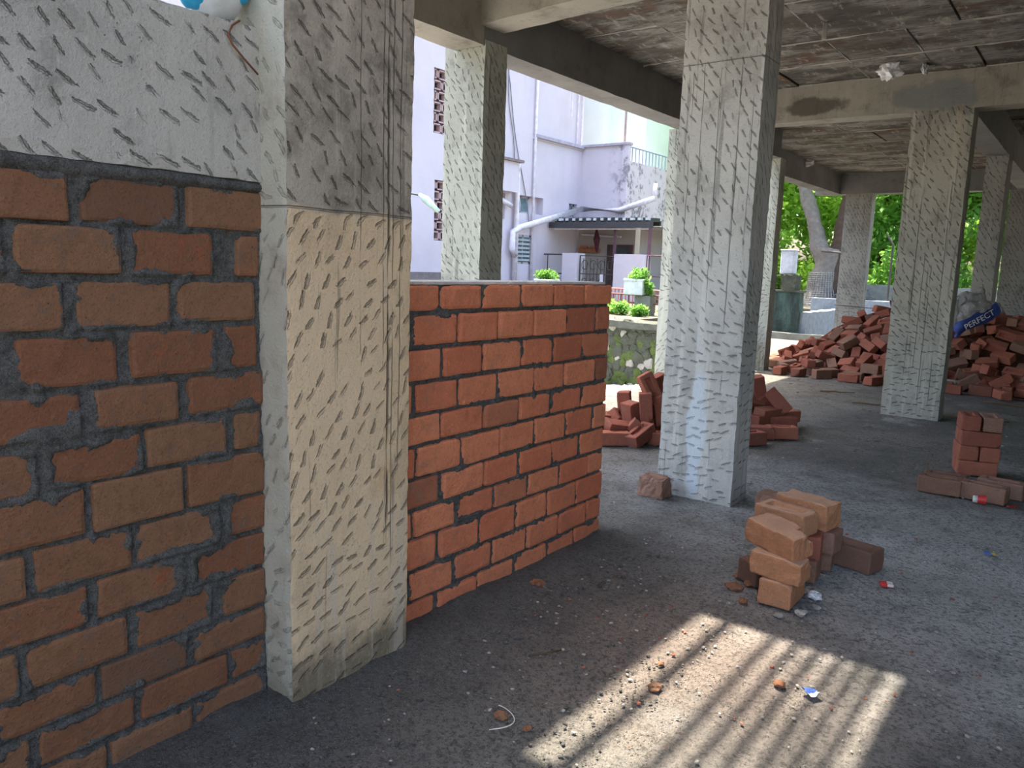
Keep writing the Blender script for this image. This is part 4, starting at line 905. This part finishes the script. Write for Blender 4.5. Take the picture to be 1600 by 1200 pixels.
# bushes low in front of the trees
for i, (x, y, s, lab) in enumerate([(-9.6, 25.9, 1.3, 'low bright bush left of the big trunk base'), (-4.4, 24.6, 1.3, 'bush behind the grey boundary wall, middle'), (-1.4, 24.6, 1.3, 'bush behind the boundary wall, right of the fence post'), (-8.4, 25.2, 1.2, 'bush behind the big trunk base')]):
    e = empty('bush', (x, y, .3)); tag(e, lab, 'bush'); leaves('foliage', crown_centers((0, 0, s * .6), (s, s * .8, s * .7), 40, i + 60), 4000, .10, LEAF[i % 3], i + 70, e, .35)
    g = G(); [g.tube([(0, 0, -.2), (math.cos(a) * s * .5, math.sin(a) * s * .5, s * .8)], [.03, .01], 5) for a in (0, 1.5, 3, 4.5)]; g.done('stem', BARKD, e)
# big forked tree
def trunkmesh(name, paths, mat, parent, label=None):
    g = G()
    for pts, rad in paths:
        P_ = []; R_ = []
        for i in range(len(pts) - 1):
            for t in np.linspace(0, 1, 7)[:-1]:
                P_.append(Vector(pts[i]).lerp(Vector(pts[i + 1]), t)); R_.append(rad[i] + (rad[i + 1] - rad[i]) * t)
        P_.append(Vector(pts[-1])); R_.append(rad[-1]); g.tube(P_, R_, 16)
    for v in g.bm.verts: v.co += noise.noise_vector(v.co * 2.2) * .06 + noise.noise_vector(v.co * 9) * .018
    o = g.done(name, mat, parent, True)
    if label: o['label'] = label
    return o
bt = empty('forked_tree', (-6.2, 22, .35)); tag(bt, 'big old tree with forked trunk behind the grey boundary wall', 'tree')
trunkmesh('trunk', [([(0, 0, -.1), (.0, 0, .35), (.06, 0, 1.0), (.12, 0, 1.6)], [.62, .42, .34, .36])], BARK, bt)
trunkmesh('limb', [([(.0, 0, 1.2), (-.25, 0, 1.75), (-.42, 0, 2.4), (-.75, 0, 3.3), (-1.3, .2, 5.0)], [.28, .22, .17, .15, .10])], BARK, bt, 'pale curving left limb')
trunkmesh('limb', [([(.30, .1, .2), (.34, .1, 1.2), (.42, .1, 2.2), (.60, .1, 3.6), (.8, 0, 5.6)], [.36, .31, .27, .24, .15])], BARKD, bt, 'dark upright right limb')
leaves('foliage', crown_centers((0, .5, 6.2), (3.4, 2.4, 2.0), 90, 5), 8000, .13, LEAF[0], 6, bt, .6)
g = G()
for z in np.arange(-.05, .95, .055):
    rr = .60 - .22 * min(1, z / .5) + .02; g.tube([(rr * math.cos(t), rr * math.sin(t), z) for t in np.linspace(0, 2 * PI, 25)], .006, 4, False)
for t in np.linspace(0, 2 * PI, 40)[:-1]: g.tube([(.64 * math.cos(t), .64 * math.sin(t), -.05), (.42 * math.cos(t), .42 * math.sin(t), .5), (.38 * math.cos(t), .38 * math.sin(t), .95)], .006, 4, False)
o = g.done('wire_mesh', plain('galvanised', (.40, .40, .38), .5, .5, .5), bt); o['kind'] = 'stuff'
o = crumple('rubble_mound', (-5.35, 21.6, .55), .42, plain('dark_rubble', (.14, .14, .145), .95, .1, 0, .04), 'dark rubble mound at the foot of the big forked tree', 'rubble', 3, (1.2, .8, .9))

# boundary walls
def slabwall(name, x0, x1, y0, y1, z0, z1, mat, label, cap=None, seed=0):
    e = empty(name, ((x0 + x1) / 2, (y0 + y1) / 2, z0)); tag(e, label, 'wall'); o = rough_box('wall_body', x0, x1, y0, y1, z0, z1, mat, .18, .012, e, seed); o.location = o.location - e.location
    if cap: o = rough_box('coping', x0 - .03, x1 + .03, y0 - .04, y1 + .04, z1, z1 + .04, cap, .18, .006, e, seed + 1); o.location = o.location - e.location
    return e
M_GREENW = Mat('algae_wall', .9, .2); _n = M_GREENW.noise(3, 5, .7, (1, 1, .25)); M_GREENW.color(M_GREENW.mix(_n.step(.35, .65), (.10, .17, .15), (.035, .05, .045))); M_GREENW.bump(M_GREENW.noise(20, 4), .02); M_GREENW = M_GREENW.m
M_GREYW = plain('grey_render_wall', (.26, .30, .34), .9, .2, 0, .01); M_OLDW = plain('old_grey_wall', (.24, .25, .22), .95, .1, 0, .02)
slabwall('green_wall', -7.5, -4.78, 15.5, 15.75, -.3, .88, M_GREENW, 'dark green algae-stained low wall left of the big tree', M_COPE, 4)
slabwall('grey_wall', -4.85, -4.65, 15.6, 19.1, -.3, .50, M_GREYW, 'grey return wall running back from the green wall', None, 8)
slabwall('boundary_wall', -5.6, 1.5, 19.0, 19.25, -.3, .70, M_GREYW, 'smooth grey boundary wall in front of the big forked tree', None, 5)
slabwall('boundary_wall', -6.3, 6, 21.2 + 1.3, 22.8, -.3, 1.02, M_OLDW, 'old weathered far wall behind the brick heap', None, 6)
raised = G().box(-12, 8, 19.25, 26, -.3, .42).done('raised_ground', M_GRND); tag(raised, kind='structure')
slabwall('kerb', -5.4, -.5, 15.3, 15.45, -.1, .10, M_OLDW, 'low pale kerb along the far edge of the floor', None, 7)
# stone gate pillar with white tank, little grille
pl = rough_box('stone_pillar', -5.16, -4.88, 15.45, 15.8, .9, 1.22, M_RS[0], .05, .02); tag(pl, 'dark stone stub on the green wall below the pale box', 'pillar')
tk = empty('storage_box', (-5.10, 15.65, 1.23)); tag(tk, 'pale grey plastic box standing on the stone stub by the big tree', 'box')
G().box(-.13, .13, -.13, .13, 0, .46, .02).done('box_body', plain('pale_tank', (.50, .53, .58), .6), tk); G().box(-.14, .14, -.14, .14, .45, .48, .01).done('lid', bpy.data.materials['pale_tank'], tk)
gr_ = empty('grille', (-5.6, 15.6, .92)); tag(gr_, 'small dark grille standing on the green wall left of the stone stub', 'grille')
for k in range(9): G().tube([(-.4 + k * .1, 0, 0), (-.4 + k * .1, 0, .28)], .008, 6).done('bar', plain('dark_iron', (.05, .045, .04), .6, .4) if k == 0 else bpy.data.materials['dark_iron'], gr_)
G().tube([(-.45, 0, .28), (.45, 0, .28)], .010, 6).done('rail', bpy.data.materials['dark_iron'], gr_)
IRON = bpy.data.materials['dark_iron']
def fpost(x, y, h, label, s=1):
    g = G(); g.tube([(x, y, .4), (x, y, h)], .022, 8); g.tube([(x, y, h), (x - .16 * s, y, h + .24)], .022, 8); o = g.done('fence_post', IRON); tag(o, label, 'post', 'angled fence posts')
fpost(-3.98, 19.2, 1.95, 'dark fence post with bent top between the two chisel-marked columns')
g = G(); g.tube([(-5.6, 19.5, 1.80), (-4.95, 19.5, 1.75)], .025, 8); g.tube([(-4.95, 19.5, .4), (-4.95, 19.5, 1.75)], .03, 8); g.tube([(-4.95, 19.5, 1.75), (-5.13, 19.5, 2.05)], .035, 8); o = g.done('bent_post', IRON); tag(o, 'dark bent iron angle crossing in front of the big tree trunk', 'post')
wire('cable', [(-3.88, 14.57, .72), (-3.42, 14.57, .70), (-2.6, 14.57, .68), (-1.9, 14.57, .70), (-1.42, 14.57, .76)], .008, IRON, 'thin cable strung across the back column above the heap', 'cable')

# ---------------------------------------------------------------- lilac house
def mat_paint(name, c, grime=.3):
    m = Mat(name, .85, .25); n = m.noise(.9, 5, .6); k = m.noise(5, 6, .7); dr = m.noise(6, 4, .6, (1, 1, .15))
    col = m.mix(n.step(.35, .7), c, tuple(v * .92 for v in c)); col = m.mix(dr.step(.58, .75) * grime * .5, col, tuple(v * .7 for v in c))
    if grime > .4:
        z = m.z.step(4.2, 2.4); side = (m.y.step(17.9, 18.3)) * (m.x.step(-10.95, -10.35) * m.x.step(-9., -10.3) + 0.)
        col = m.mix((k + n * .5).step(.72, .86) * side * .85, col, (.14, .14, .16))
    m.color(col); m.bump(k, .01); return m.m
LIL = mat_paint('lilac_paint', (.585, .535, .59), .5); LIL2 = mat_paint('pale_green_paint', (.60, .68, .64), .2); BEI = mat_paint('porch_paint', (.42, .36, .32), .2)
WPIPE = plain('white_pipe', (.68, .64, .70), .5, .4); DGL = plain('window_glass', (.16, .24, .27), .15, .6); DKIN = plain('interior_shade', (.03, .028, .03), .9); FRM = plain('window_frame', (.45, .45, .48), .6)
hs = empty('lilac_house', (-11.7, 18.24, 0)); tag(hs, 'lilac painted two-storey house with roof terrace and porch behind the half-height wall', 'house')
OFF = Vector((-11.7, 18.24, 0))
def H(name, g, mat, parent=None, smooth=False):
    bmesh.ops.translate(g.bm, verts=g.bm.verts, vec=-OFF); return g.done(name, mat, parent or hs, smooth)
Xa = -11.7
def wall_holes(x, y0, y1, z0, z1, holes, th=.25):
    g = G(); ys = sorted({y0, y1, *[h[0] for h in holes], *[h[1] for h in holes]})
    for a, b in zip(ys, ys[1:]):
        segs = [(z0, z1)]
        for h in holes:
            if h[0] <= a + 1e-6 and h[1] >= b - 1e-6:
                ns = []
                for s0, s1 in segs:
                    if h[2] > s0: ns.append((s0, min(s1, h[2])))
                    if h[3] < s1: ns.append((max(s0, h[3]), s1))
                segs = [q for q in ns if q[1] - q[0] > .001]
        for s0, s1 in segs: g.box(x - th, x, a, b, s0, s1)
    return g
holes = [(12.43, 13.2, 3.93, 5.24), (12.5, 13.2, 1.70, 2.97), (15.39, 16.52, 2.50, 2.92), (15.39, 16.05, 1.26, 1.97), (17.71, 18.10, 2.55, 2.89), (14.5, 14.95, 2.3, 2.9)]
H('front_wall', wall_holes(Xa, 5, 18.24, -.3, 9.5, holes), LIL)
H('rear_block', G().box(Xa - 7, Xa - .6, 5, 18.24, -.3, 9.4), DKIN)
H('plinth', G().box(Xa, Xa + .06, 5, 13.0, -.3, 1.02), plain('plinth_grey', (.20, .17, .17), .9))
H('terrace_storey', G().box(Xa - 5, -10.33, 18.24, 24, 2.42, 4.0).box(Xa - 5, -10.33, 18.24, 18.36, 4.0, 4.40).box(-11.72, Xa + .03, 15.98, 18.24, 4.30, 4.36), LIL)
H('coping', G().box(Xa, Xa + .10, 16.0, 18.2, 4.34, 4.42).box(Xa, -10.25, 18.16, 18.40, 4.38, 4.44), plain('coping_lilac', (.40, .37, .44), .8))
H('lower_block', G().box(-16.5, -11.8, 18.5, 24, -.3, 2.42).box(-10.75, -10.35, 23.6, 24, -.3, 2.42), LIL)
H('lower_wall', G().box(-12.4, -9.95, 18.24, 18.5, -.3, 2.42), BEI)
H('corner_pier', G().box(-10.45, -10.28, 18.2, 18.36, 2.4, 4.46), LIL)
for x0, x1, y0, m_ in ((-14.4, -13.25, 21.9, LIL2), (-13.25, -12.0, 22.3, LIL2)): H('upper_block', G().box(x0, x1, y0, y0 + 3, 3.9, 8.0), m_)
H('upper_block', G().box(-17, -11.75, 18.3, 21.9, 4.0, 8.5) if False else G().box(-17, -14.4, 18.3, 22.5, 4.0, 8.5), LIL)
rail = IRON
BLUEI = plain('blue_iron', (.16, .24, .32), .6, .4)
for k in range(26): 
    o = H('baluster', G().tube([(-10.38, 18.42 + k * .19, 4.0), (-10.38, 18.42 + k * .19, 4.36)], .014, 5), BLUEI)
H('handrail', G().tube([(-10.38, 18.35, 4.37), (-10.38, 23.6, 4.37)], .022, 6), BLUEI)
# pierced vent blocks
JAL = plain('terracotta_block', (.46, .33, .33), .85, .2)
for (z0, z1) in ((3.93, 5.24), (1.70, 2.97)):
    nrow = 6; hgt = (z1 - z0) / nrow
    vf = H('vent_panel', G().box(Xa - .20, Xa - .17, 12.43, 13.2, z0, z1), JAL); vf['label'] = 'pinkish pierced vent panel'
    for r_ in range(nrow):
        off = 0 if r_ % 2 else .13
        for k in range(3):
            ya = 12.45 + off + k * .27 - .13; yb = ya + .25
            if yb > 13.22: continue
            ya = max(ya, 12.45)
            za = z0 + r_ * hgt + .012; zb_ = za + hgt - .024; g = G(); t = .03
            if yb - ya < .1: continue
            g.box(Xa - .17, Xa - .03, ya, yb, za, za + t).box(Xa - .17, Xa - .03, ya, yb, zb_ - t, zb_).box(Xa - .17, Xa - .03, ya, ya + t, za, zb_).box(Xa - .17, Xa - .03, yb - t, yb, za, zb_)
            H('vent_block', g, JAL, vf)
            H('vent_hole_shade', G().box(Xa - .168, Xa - .15, ya + t, yb - t, za + t, zb_ - t), DKIN, vf)  # solid dark plate painted as the shade inside the hole
def window(y0, y1, z0, z1, d=.14, slats=0, glass=DGL):
    f = H('window', G().box(Xa - d - .03, Xa - d + .02, y0, y0 + .05, z0, z1).box(Xa - d - .03, Xa - d + .02, y1 - .05, y1, z0, z1).box(Xa - d - .03, Xa - d + .02, y0, y1, z0, z0 + .05).box(Xa - d - .03, Xa - d + .02, y0, y1, z1 - .05, z1).box(Xa - d - .03, Xa - d + .02, (y0 + y1) / 2 - .02, (y0 + y1) / 2 + .02, z0, z1), FRM)
    H('pane', G().box(Xa - d - .02, Xa - d - .005, y0 + .04, y1 - .04, z0 + .04, z1 - .04), glass, f)
    for k in range(slats):
        z = z0 + .07 + k * (z1 - z0 - .12) / slats
        H('slat', G().box(Xa - d, Xa - d + .05, y0 + .05, y1 - .05, z, z + .05), bpy.data.materials.get('slat_glass') or plain('slat_glass', (.42, .47, .50), .3, .6), f)
window(15.39, 16.1, 2.50, 2.92, .16); H('window_reveal', G().box(Xa - .24, Xa - .2, 16.1, 16.52, 2.5, 2.92), LIL); window(15.39, 16.05, 1.26, 1.97, .03, 6); window(17.71, 18.10, 2.55, 2.89, .12); window(14.5, 14.95, 2.3, 2.9, .15)
H('box_bay', G().box(Xa, Xa + .25, 14.2, 15.12, 2.93, 3.62), LIL); H('box_bay_ledge', G().box(Xa, Xa + .32, 14.1, 15.25, 3.62, 3.68), plain('ledge_brown', (.22, .17, .17), .9))
def hpipe(name, pts, r, label=None):
    o = H(name, G().tube(pts, r, 10), WPIPE, None, True)
    if label: o['label'] = label
hpipe('downpipe', [(Xa + .06, 16.02, .3), (Xa + .06, 16.02, 8)], .035); hpipe('waste_pipe', [(Xa + .10, 15.28, .5), (Xa + .10, 15.28, 3.42), (Xa + .02, 15.1, 3.46)], .07, 'thick white waste pipe')
hpipe('vent_pipe', [(Xa + .1, 15.32, 3.7), (Xa + .1, 15.32, 3.3)], .045)
hpipe('drain_pipe', [(Xa + .15, 15.21, 1.45), (Xa + .15, 15.10, 1.60), (Xa + .15, 15.10, 2.02), (Xa + .18, 15.35, 2.13), (Xa + .22, 18.02, 2.76), (-10.4, 18.12, 2.72), (-9.95, 18.05, 2.83), (-9.33, 18.05, 3.0)], .075, 'long white sloping drain pipe')
hpipe('pipe_stub', [(-9.36, 18.05, 2.98), (-9.36, 18.05, 3.36)], .05)
hpipe('overflow_pipe', [(Xa + .1, 14.6, 2.75), (Xa + .15, 15.0, 2.62)], .06)
for (ya, yb, za, zb2) in ((14.6, 15.9, 6.5, 2.2), (14.75, 15.2, 6.5, 3.7)):
    H('cable', G().tube([(Xa + .03, ya + (yb - ya) * t + .05 * math.sin(t * 9), za + (zb2 - za) * t) for t in np.linspace(0, 1, 12)], .012, 5), plain('cable_grey', (.2, .2, .22), .7) if 'cable_grey' not in bpy.data.materials else bpy.data.materials['cable_grey'])
for y_ in (17.9, 18.1): H('conduit', G().tube([(Xa + .04, y_, 4.4), (Xa + .04, y_, 7)], .02, 5), WPIPE)
H('conduit', G().tube([(Xa + .3, 17.2, 5.0), (Xa + .3, 17.2, 5.6), (Xa + .3, 17.6, 5.85), (Xa + .04, 18.2, 6.0)], .025, 6), WPIPE)
H('terrace_post', G().tube([(-10.45, 18.3, 4.4), (-10.45, 18.3, 5.3)], .03, 6), plain('post_rust', (.35, .27, .24), .8))
# porch canopy: corrugated sheets
can = empty('porch_canopy', (-10.3, 17.3, 2.3)); tag(can, 'dark corrugated porch canopy fixed to the lilac house', 'canopy')
C0 = Vector((-10.3, 17.3, 2.3))
DKS = plain('dark_sheet', (.05, .05, .055), .6, .4); LSH = plain('pale_sheet_edge', (.52, .55, .58), .5, .4)
A_, B_ = Vector((-11.62, 16.75, 2.36)), Vector((-8.75, 16.75, 2.36)); top0, top1 = Vector((-11.62, 18.2, 2.44)), Vector((-9.2, 18.2, 2.44))
ns = 14
for k in range(ns):
    t0, t1 = k / ns, (k + 1) / ns; g = G()
    p0, p1 = A_.lerp(B_, t0) - C0, A_.lerp(B_, t1) - C0; q0, q1 = top0.lerp(top1, t0) - C0, top0.lerp(top1, t1) - C0; u = Vector((0, 0, .07)); m0 = p0.lerp(p1, .3); m1 = p0.lerp(p1, .7); n0_ = q0.lerp(q1, .3); n1_ = q0.lerp(q1, .7)
    g.quad(p0, m0, n0_, q0).quad(m0, m0 + u, n0_ + u, n0_).quad(m0 + u, m1 + u, n1_ + u, n0_ + u).quad(m1 + u, m1, n1_, n1_ + u).quad(m1, p1, q1, n1_)
    o = g.done('roof_sheet', LSH if False else DKS, can); o.modifiers.new('s', 'SOLIDIFY').thickness = .02
    G().box(m0.x, m1.x, p0.y - .01, p0.y + .10, p0.z + .015, p0.z + .075).done('sheet_rib', LSH, can)
G().box(-1.35, 1.58, -.56, -.48, -.10, .04).done('fascia', DKS, can); G().box(-1.35, 1.1, .8, .88, .02, .12).done('fascia', DKS, can)
PURP = plain('purple_post', (.12, .06, .08), .7)
G().box(1.50, 1.56, -.55, -.49, -2.3, -.06).done('post', PURP, can)
G().box(-1.25, 1.45, -.45, -.42, -.14, -.11).done('edge_strip', WPIPE, can)
for x_ in (.42,): G().box(x_, x_ + .06, -.3, -.24, -.9, -.1).done('post', PURP, can)
dr = H('porch_door', G().box(-10.75, -9.98, 18.19, 18.24, .3, 1.84), plain('door_brown', (.09, .05, .045), .7)); H('door_glass', G().box(-10.55, -10.1, 18.17, 18.19, 1.2, 1.78), plain('door_pane', (.05, .06, .06), .2), dr)
sg = G(); sg.box(-11.62, -10.98, 18.12, 18.20, 1.62, 1.74, .015).box(-11.58, -11.34, 18.12, 18.20, 1.73, 1.80, .02).box(-11.26, -11.02, 18.12, 18.20, 1.73, 1.80, .02); o = sg.done('sign_plaque', plain('plaque_orange', (.36, .13, .06), .7)); tag(o, 'carved orange-brown plaque on the porch wall of the lilac house', 'plaque')
o = G().tube([(-11.5, 18.1, 2.10), (-10.3, 18.1, 2.04)], .025, 8).done('tube_light', WPIPE); tag(o, 'white tube lamp fixed to the porch wall under the canopy', 'tube light')
o = G().tube([(-10.62, 17.4, 2.2), (-10.60, 17.4, 1.95), (-10.58, 17.4, 1.62)], [.02, .09, .03], 10).done('closed_umbrella', plain('maroon_cloth', (.06, .012, .02), .9)); tag(o, 'dark maroon closed cloth umbrella hanging under the porch canopy', 'umbrella')
# gate piers, gate, railings
def pier(x0, x1, lab):
    o = rough_box('gate_pier', x0, x1, 16.5, 16.85, .3, 1.57, LIL, .12, .006); tag(o, lab, 'pier')
pier(-11.04, -10.58, 'lilac gate pier left of the wrought-iron gate'); pier(-9.55, -8.75, 'wider lilac gate pier right of the wrought-iron gate')
gt = empty('iron_gate', (-10.06, 16.6, .45)); tag(gt, 'ornate dark wrought-iron gate between the two lilac piers', 'gate')
G().tube([(-.5, 0, 0), (-.5, 0, 1.06), (.5, 0, 1.06), (.5, 0, 0), (-.5, 0, 0)], .018, 6).done('frame', IRON, gt); G().tube([(-.5, 0, .62), (.5, 0, .62)], .014, 6).done('rail', IRON, gt)
for k in range(9): G().tube([(-.4 + k * .1, 0, 0), (-.4 + k * .1, 0, .9 if k % 2 else 1.0)], .010, 5).done('bar', IRON, gt)
for k in range(4):
    cx_ = -.36 + k * .24; G().tube([(cx_ + .09 * math.cos(t), 0, .84 + .11 * math.sin(t)) for t in np.linspace(0, 5.4, 14)], .010, 5).done('scroll', IRON, gt)
    G().tube([(cx_ + .09 * math.cos(t), 0, .40 + .11 * math.sin(t)) for t in np.linspace(1, 6.2, 14)], .010, 5).done('scroll', IRON, gt)
G().box(.10, .19, -.03, -.02, .40, .62).done('letter_plate', WPIPE, gt)
def lowrail(x0, x1, y, z0, z1, lab, nb, mat, rails=2):
    e = empty('railing', (x0, y, z0)); tag(e, lab, 'railing')
    for k in range(rails): z = (z1 - z0) * (1 - k * .42); G().tube([(0, 0, z), (x1 - x0, 0, z)], .018, 6).done('rail', mat, e)
    for k in range(nb + 1): G().tube([((x1 - x0) * k / nb, 0, 0), ((x1 - x0) * k / nb, 0, z1 - z0)], .012, 5).done('bar', mat, e)
lowrail(-12.1, -11.06, 16.65, .4, 1.53, 'dark pipe railing left of the gate piers', 2, IRON, 3)
lowrail(-8.74, -7.4, 16.65, .4, 1.55, 'dark pipe railing right of the wider gate pier', 3, PURP, 3)
lowrail(-8.6, -5.85, 12.0, .46, .80, 'low rusty railing on top of the stone wall terrace', 18, plain('rusty_rail', (.20, .10, .09), .8))
lowrail(-8.4, -6.1, 12.9, .46, .86, 'red painted low fence behind the rusty railing', 30, plain('red_fence', (.40, .16, .14), .8), 1)
pk = rough_box('grey_post', -6.42, -6.12, 11.85, 12.05, .40, .79, M_OLDW, .08, .01); tag(pk, 'squat grey post under the white planter box', 'post')
def planter(x, y, z, w, h, lab, seed, side=1):
    e = empty('planter_box', (x, y, z)); tag(e, lab, 'planter')
    g = G(); g.box(-w / 2, w / 2, -.12, .12, 0, h, .012); g.done('box', plain('planter_white', (.66, .74, .74), .6) if 'planter_white' not in bpy.data.materials else bpy.data.materials['planter_white'], e)
    G().box(-w / 2 - .01, w / 2 + .01, -.13, .13, h - .04, h, .008).done('rim', bpy.data.materials['planter_white'], e)
    leaves('plant', crown_centers((.05 * side, 0, h + .05), (w * .55, .12, .10), 20, seed), 700, .035, LEAF[1], seed, e, .08)
    if side: leaves('trailing_plant', crown_centers((w * .58, 0, h * .5), (.06, .08, .20), 14, seed + 1), 500, .03, LEAF[1], seed + 1, e, .06)
planter(-6.42, 11.9, .80, .36, .27, 'white planter box with green plant on the squat grey post', 31)
planter(-8.35, 12.0, .86, .40, .13, 'low white planter box seen just above the half-height wall', 35, 0)
for i, (x, y, z, s, lab) in enumerate([(-6.55, 11.6, .50, .18, 'small leafy weed at the left of the railing foot'), (-6.15, 11.5, .48, .15, 'small leafy weed below the white planter'), (-6.85, 11.7, .50, .22, 'bigger leafy weed climbing the railing, leftmost'), (-5.7, 11.8, .48, .18, 'leafy weed right of the squat grey post')]):
    e = empty('weed', (x, y, z)); tag(e, lab, 'weed'); leaves('foliage', crown_centers((0, 0, s * .4), (s, s * .6, s * .5), 16, i + 90), 450, .045 * 1., LEAF[1], i + 95, e, .08)
# street lamp
lp = empty('street_lamp', (-9.5, 8.7, -.42)); tag(lp, 'greenish-white lamp head on a curved arm beside the lilac house', 'lamp')
G().tube([(0, 0, 0), (0, 0, 2.4)], .04, 8).done('pole', IRON, lp); G().tube([(0, 0, 2.4), (.25, .1, 2.66), (.55, .25, 2.72), (.76, .32, 2.68)], .015, 6).done('arm', IRON, lp, True)
hd = G().tube([(.74, .31, 2.70), (.84, .36, 2.62), (1.03, .45, 2.44)], [.025, .06, .035], 10).done('lamp_head', plain('lamp_cover', (.50, .68, .60), .4), lp, True)
